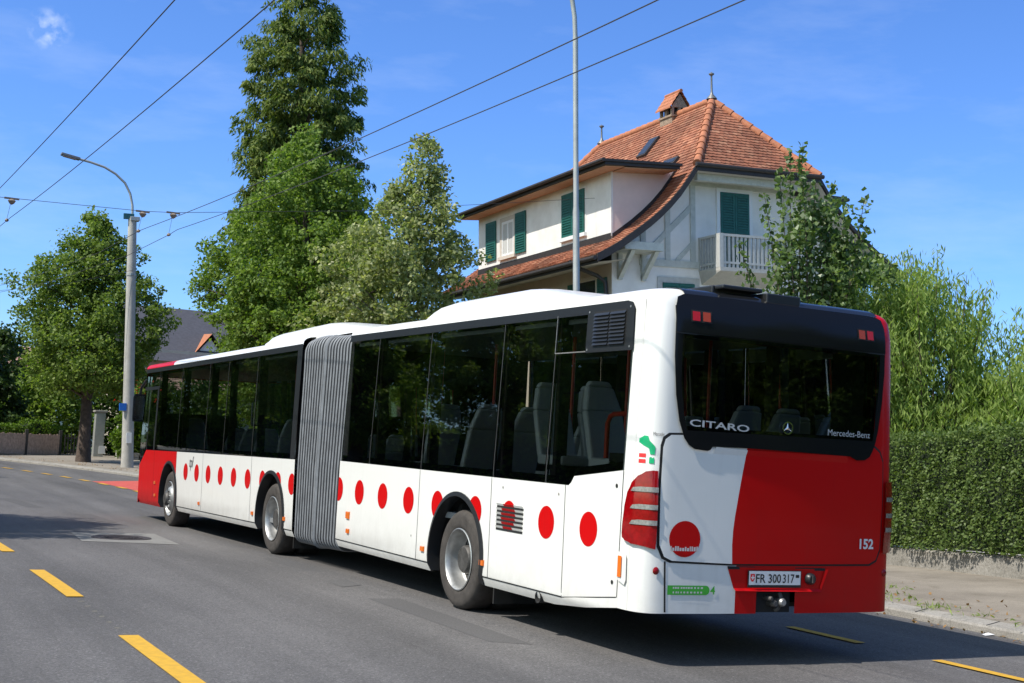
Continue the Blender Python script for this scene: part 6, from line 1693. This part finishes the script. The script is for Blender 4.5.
# clipped hedge on the garden wall
def hedge(name, label, fr, L0, L1, dep, zfoot, ztop, lm, size, dens, seed, M=None, rough=0.05, cat='hedge', wave=0.05, group=None):
    """fr(L) -> front foot point; face normal to the street; leaves stand off a dark twiggy core"""
    rng = np.random.default_rng(seed)
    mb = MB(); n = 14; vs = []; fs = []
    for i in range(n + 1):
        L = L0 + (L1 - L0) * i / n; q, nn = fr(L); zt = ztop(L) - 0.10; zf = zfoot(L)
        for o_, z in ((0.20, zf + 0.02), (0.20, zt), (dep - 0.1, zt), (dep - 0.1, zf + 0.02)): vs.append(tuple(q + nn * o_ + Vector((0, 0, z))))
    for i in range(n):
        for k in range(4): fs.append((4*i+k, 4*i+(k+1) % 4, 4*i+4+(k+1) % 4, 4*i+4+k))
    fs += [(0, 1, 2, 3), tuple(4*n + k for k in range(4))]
    A_f = (L1 - L0) * 1.8; N1 = int(A_f * dens); N2 = int((L1 - L0) * dep * dens * 0.8)
    Ls = rng.uniform(L0, L1, N1 + N2 + N1 // 4)
    C = np.zeros((len(Ls), 3)); O = np.zeros((len(Ls), 3))
    for i, L in enumerate(Ls):
        q, nn = fr(L); zt = ztop(L) + wave * (0.5 * math.sin(L * 2.3) + 0.5 * math.sin(L * 5.1 + 1) + 0.35 * math.sin(L * 11.0 + 2)); zf = zfoot(L)
        if i < N1:
            z = rng.uniform(zf, zt); b_ = 0.03 * math.sin(L * 2.1 + z * 2.6) + 0.035 * math.sin(L * 5.7 - z * 4.6 + 0.5) + 0.025 * math.sin(z * 11 + L * 3.3) + 0.022 * math.sin(L * 14 + z * 7)
            d_ = abs(rng.normal() * rough) * 0.8 + b_ - 0.02; o_ = nn * -1.0
        elif i < N1 + N2:
            d_ = rng.uniform(0, dep); z = zt + rng.normal() * rough * 0.6 + 0.012 * math.sin(d_ * 9 + L * 6); o_ = Vector((0, 0, 1))
            if rng.uniform() < 0.03: z += rng.uniform(0, 0.12)
        else:
            z = rng.uniform(zf, zt); d_ = dep + rng.normal() * rough; o_ = nn * 1.0
        p_ = q + nn * d_; C[i] = (p_.x, p_.y, z + q.z); O[i] = o_
    V, F = leaf_quads(C, rng, size, size * 0.68, 0.0, 0.3, O * 1.6)
    t = empty(name, tuple(fr((L0 + L1) / 2)[0])); tag(t, label, cat, group)
    IM = Matrix.Translation(-t.location)
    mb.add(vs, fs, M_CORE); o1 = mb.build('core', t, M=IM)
    raw_mesh('foliage', V, F, [lm], parent=t, M=IM)
    return t
n_ = Vector((0.99, -0.139, 0))
hedge('hedge', 'dense clipped green hedge on the low garden wall right of the bus', lambda L: (hl(L) - n_ * 0.13, n_), -7.0, 10.3, 1.0, lambda L: hfoot(L) + 0.27, lambda L: 2.235 - 0.054 * L, L_HEDGE, 0.050, 1600, 41, wave=0.035, rough=0.055)
n2 = Vector((1, 0, 0))
hedge('hedge', 'further clipped hedge along the pavement seen through the bus windows', lambda L: (Vector((8.35, 14.0 + L, 0)), n2), 0, 17.0, 0.9, lambda L: 0.0, lambda L: 1.75, L_HEDGE, 0.10, 240, 42)
FN = Vector((0.72, -0.69, 0)).normalized()
FD = (FB - FA).normalized(); FNN = Vector((FD.y, -FD.x, 0)) * -1
FNN = Vector((-0.75, 0.66, 0))
hedge('garden_hedge', 'low bright green hedge showing above the wooden fence', lambda L: (FA + FD * L + Vector((-0.35, 0.45, 0)), FNN), -1.3, 7.6, 0.8, lambda L: 0.0, lambda L: 1.22 + 0.25 * math.exp(-((L - 0.8) / 1.2) ** 2), L_FRESH, 0.11, 260, 43, wave=0.10)

def shrub(name, label, loc, h, r, nclump, per, lm, seed, size=0.18, cat='shrub', group=None, **k):
    return tree(name, label, loc, h * 0.8, 0.07, [(0.0, r * 0.85), (h * 0.35, r), (h * 0.7, r * 0.8), (h, r * 0.2)], (0.1, h), nclump, per, r * 0.28, size, size * 0.7, lm, seed, nl=12, cat=cat, group=group, **k)
shrub('ivy_bush', 'bright green ivy bush between the gate pillar and the lamp post', (5.85, 52.9, 0.05), 2.65, 0.85, 80, 60, L_FRESH, 51, 0.13, lump=0.2)
shrub('dark_shrub', 'dark feathery conifer bush at the left edge behind the fence', (0.4, 56.6, 0.0), 5.6, 1.5, 150, 55, L_DARK, 52, 0.2, droop=0.3)
shrub('dark_shrub', 'dark green shrub behind the thick street tree trunk', (3.4, 60.0, 0.0), 4.9, 2.3, 190, 55, L_MAPLE, 53, 0.2)
shrub('dark_shrub', 'shaded dense shrub behind the gate pillar and the ivy', (7.3, 58.6, 0.0), 4.6, 2.0, 170, 55, L_DARK, 54, 0.2)
shrub('dark_shrub', 'dark shrub behind the front of the bus roof', (9.6, 55.0, 0.0), 4.0, 1.9, 150, 55, L_DARK, 55, 0.2)
shrub('dark_shrub', 'tall dark shrub beyond the fence under the far red roof', (2.0, 66.0, 0.0), 6.2, 2.6, 230, 55, L_DARK, 56, 0.22)
shrub('dark_shrub', 'small grey green shrub at the far left edge in front of the conifer bush', (-2.2, 60.5, 0.0), 6.6, 1.7, 150, 55, L_DARK, 57, 0.2)
rb = shrub('rose_bush', 'bush dotted with red blossom behind the lamp post', (6.6, 54.8, 0.1), 3.4, 0.9, 60, 50, L_MAPLE, 58, 0.14)
rng = np.random.default_rng(5); C = rng.normal(size=(60, 3)) * np.array([0.5, 0.5, 0.35]) + np.array([-0.3, -0.7, 2.95]); V, F = leaf_quads(C, rng, 0.14, 0.12); raw_mesh('blossom', V, F, [L_RED], parent=rb)

# trees across the street, mirrored in the bus windows, throwing the shadows on the road at the left
for i, (x, y, s, a, src) in enumerate(((-11.6, 14.2, 1.02, 0.6, 'm'), (-13.5, 19.5, 0.75, 2.1, 'm'), (-13.0, 25.5, 0.80, 4.0, 'l'), (-11.4, 33.0, 1.0, 1.2, 'm'), (-12.5, 41.0, 0.9, 3.3, 'l'), (-13.5, 50.0, 1.0, 5.0, 'm'), (-16.5, 61, 1.1, 0.2, 'l'), (-10.8, 57, 1.0, 2.6, 'm'), (-10.2, 66, 1.1, 0.9, 'm'), (-12.5, 76, 1.2, 4.1, 'm'), (-11, 88, 1.3, 5.5, 'm'))):
    t = dup(maple if src == 'm' else linden)
    t.matrix_world = up_matrix(Vector((x, y, 0.1))) @ Matrix.Rotation(a, 4, 'Z') @ Matrix.Scale(s, 4)
    tag(t, 'leafy tree across the street mirrored in the bus windows', 'tree', 'trees mirrored in the bus windows')

for i, (x, y, s, a, src) in enumerate(((-10.5, -24, 0.72, 0.4, 'm'), (-4, -33, 0.76, 1.4, 'l'), (3.5, -30, 0.79, 2.2, 'm'), (9.5, -22, 0.72, 3.0, 'l'), (13.5, -15, 0.9, 4.4, 'm'), (-15, -18, 0.8, 5.2, 'l'), (17, -21, 1.0, 2.0, 'm'), (21, -17, 1.0, 0.7, 'l'), (15.5, -28, 1.15, 3.6, 'm'))):
    t = dup(maple if src == 'm' else linden)
    t.matrix_world = up_matrix(Vector((x, y, 0.1))) @ Matrix.Rotation(a, 4, 'Z') @ Matrix.Scale(s, 4)
    tag(t, 'leafy tree behind the photographer mirrored in the dark rear window of the bus', 'tree', 'trees mirrored in the rear window')
hedge('hedge', 'hedge across the street mirrored low in the bus windows', lambda L: (Vector((-12.9, 6.0 + L, 0.1)), Vector((-1, 0, 0))), 0, 62, 1.0, lambda L: 0.0, lambda L: 2.6, L_MAPLE, 0.16, 60, 45)

hedge('hedge', 'hedge behind the photographer mirrored low in the rear window', lambda L: (Vector((2.0 + L, -25.0, 0.1)), Vector((0, -1, 0))), 0, 34, 1.0, lambda L: 0.0, lambda L: 3.4, L_MAPLE, 0.16, 60, 46)

# weeds, dry leaves, litter along the kerb
rng = np.random.default_rng(77); Cs = []
for k in range(110):
    s = rng.uniform(-4, 16); d_ = rng.choice([0.22, 0.55, 1.2, 0.24]) + rng.normal() * 0.06; q = road_pt(s, d_, 0.125 + 0.02 * max(0, d_ - 0.4))
    m_ = rng.integers(5, 22); Cs.append(np.array(q) + rng.normal(size=(m_, 3)) * np.array([0.09, 0.12, 0.012]) + np.array([0, 0, 0.02]))
V, F = leaf_quads(np.concatenate(Cs), rng, 0.09, 0.014, -0.35, 0.2); tag(raw_mesh('weeds', V, F, [L_WILL]), kind='stuff')
M_DRY = leaf_mat('dry_leaf', (0.20, 0.10, 0.04), (0.36, 0.22, 0.09), 0.15, 0.8)
Cs = []
for k in range(520):
    s = rng.uniform(-4, 14); d_ = abs(rng.normal() * 0.7) + 0.25 if rng.uniform() < 0.7 else rng.uniform(-0.25, -0.01)
    z_ = 0.128 + (h_in(s) - 0.117) * max(0, (d_ - 0.2) / 3.9) ** 1.2 if d_ > 0 else 0.012
    Cs.append(np.array(road_pt(s, d_, z_)))
for k in range(160): Cs.append(np.array(road_pt(22 + rng.uniform(14, 28), abs(rng.normal()) * 1.2 + 0.3, 0.14)))
V, F = leaf_quads(np.array(Cs), rng, 0.05, 0.034, 0.0, 3.0); tag(raw_mesh('dry_leaves', V, F, [M_DRY]), kind='stuff')
mb = MB()
pp = [(-0.07, -0.025, 0.0), (0.05, -0.035, 0.010), (0.08, 0.02, 0.003), (0.015, 0.04, 0.015), (-0.06, 0.025, 0.005), (0.0, 0.0, 0.025)]
mb.add(pp + [(x * 0.96, y * 0.96, z - 0.003) for x, y, z in pp], [(0, 1, 5), (1, 2, 5), (2, 3, 5), (3, 4, 5), (4, 0, 5), (6, 11, 7), (7, 11, 8), (8, 11, 9), (9, 11, 10), (10, 11, 6), (0, 6, 7, 1), (1, 7, 8, 2), (2, 8, 9, 3), (3, 9, 10, 4), (4, 10, 6, 0)], M_PLATEWHITE)
o = mb.build('paper_scrap'); o.location = road_pt(1.22, -0.10, 0.006); tag(o, 'crumpled white paper scrap lying in the gutter', 'litter')
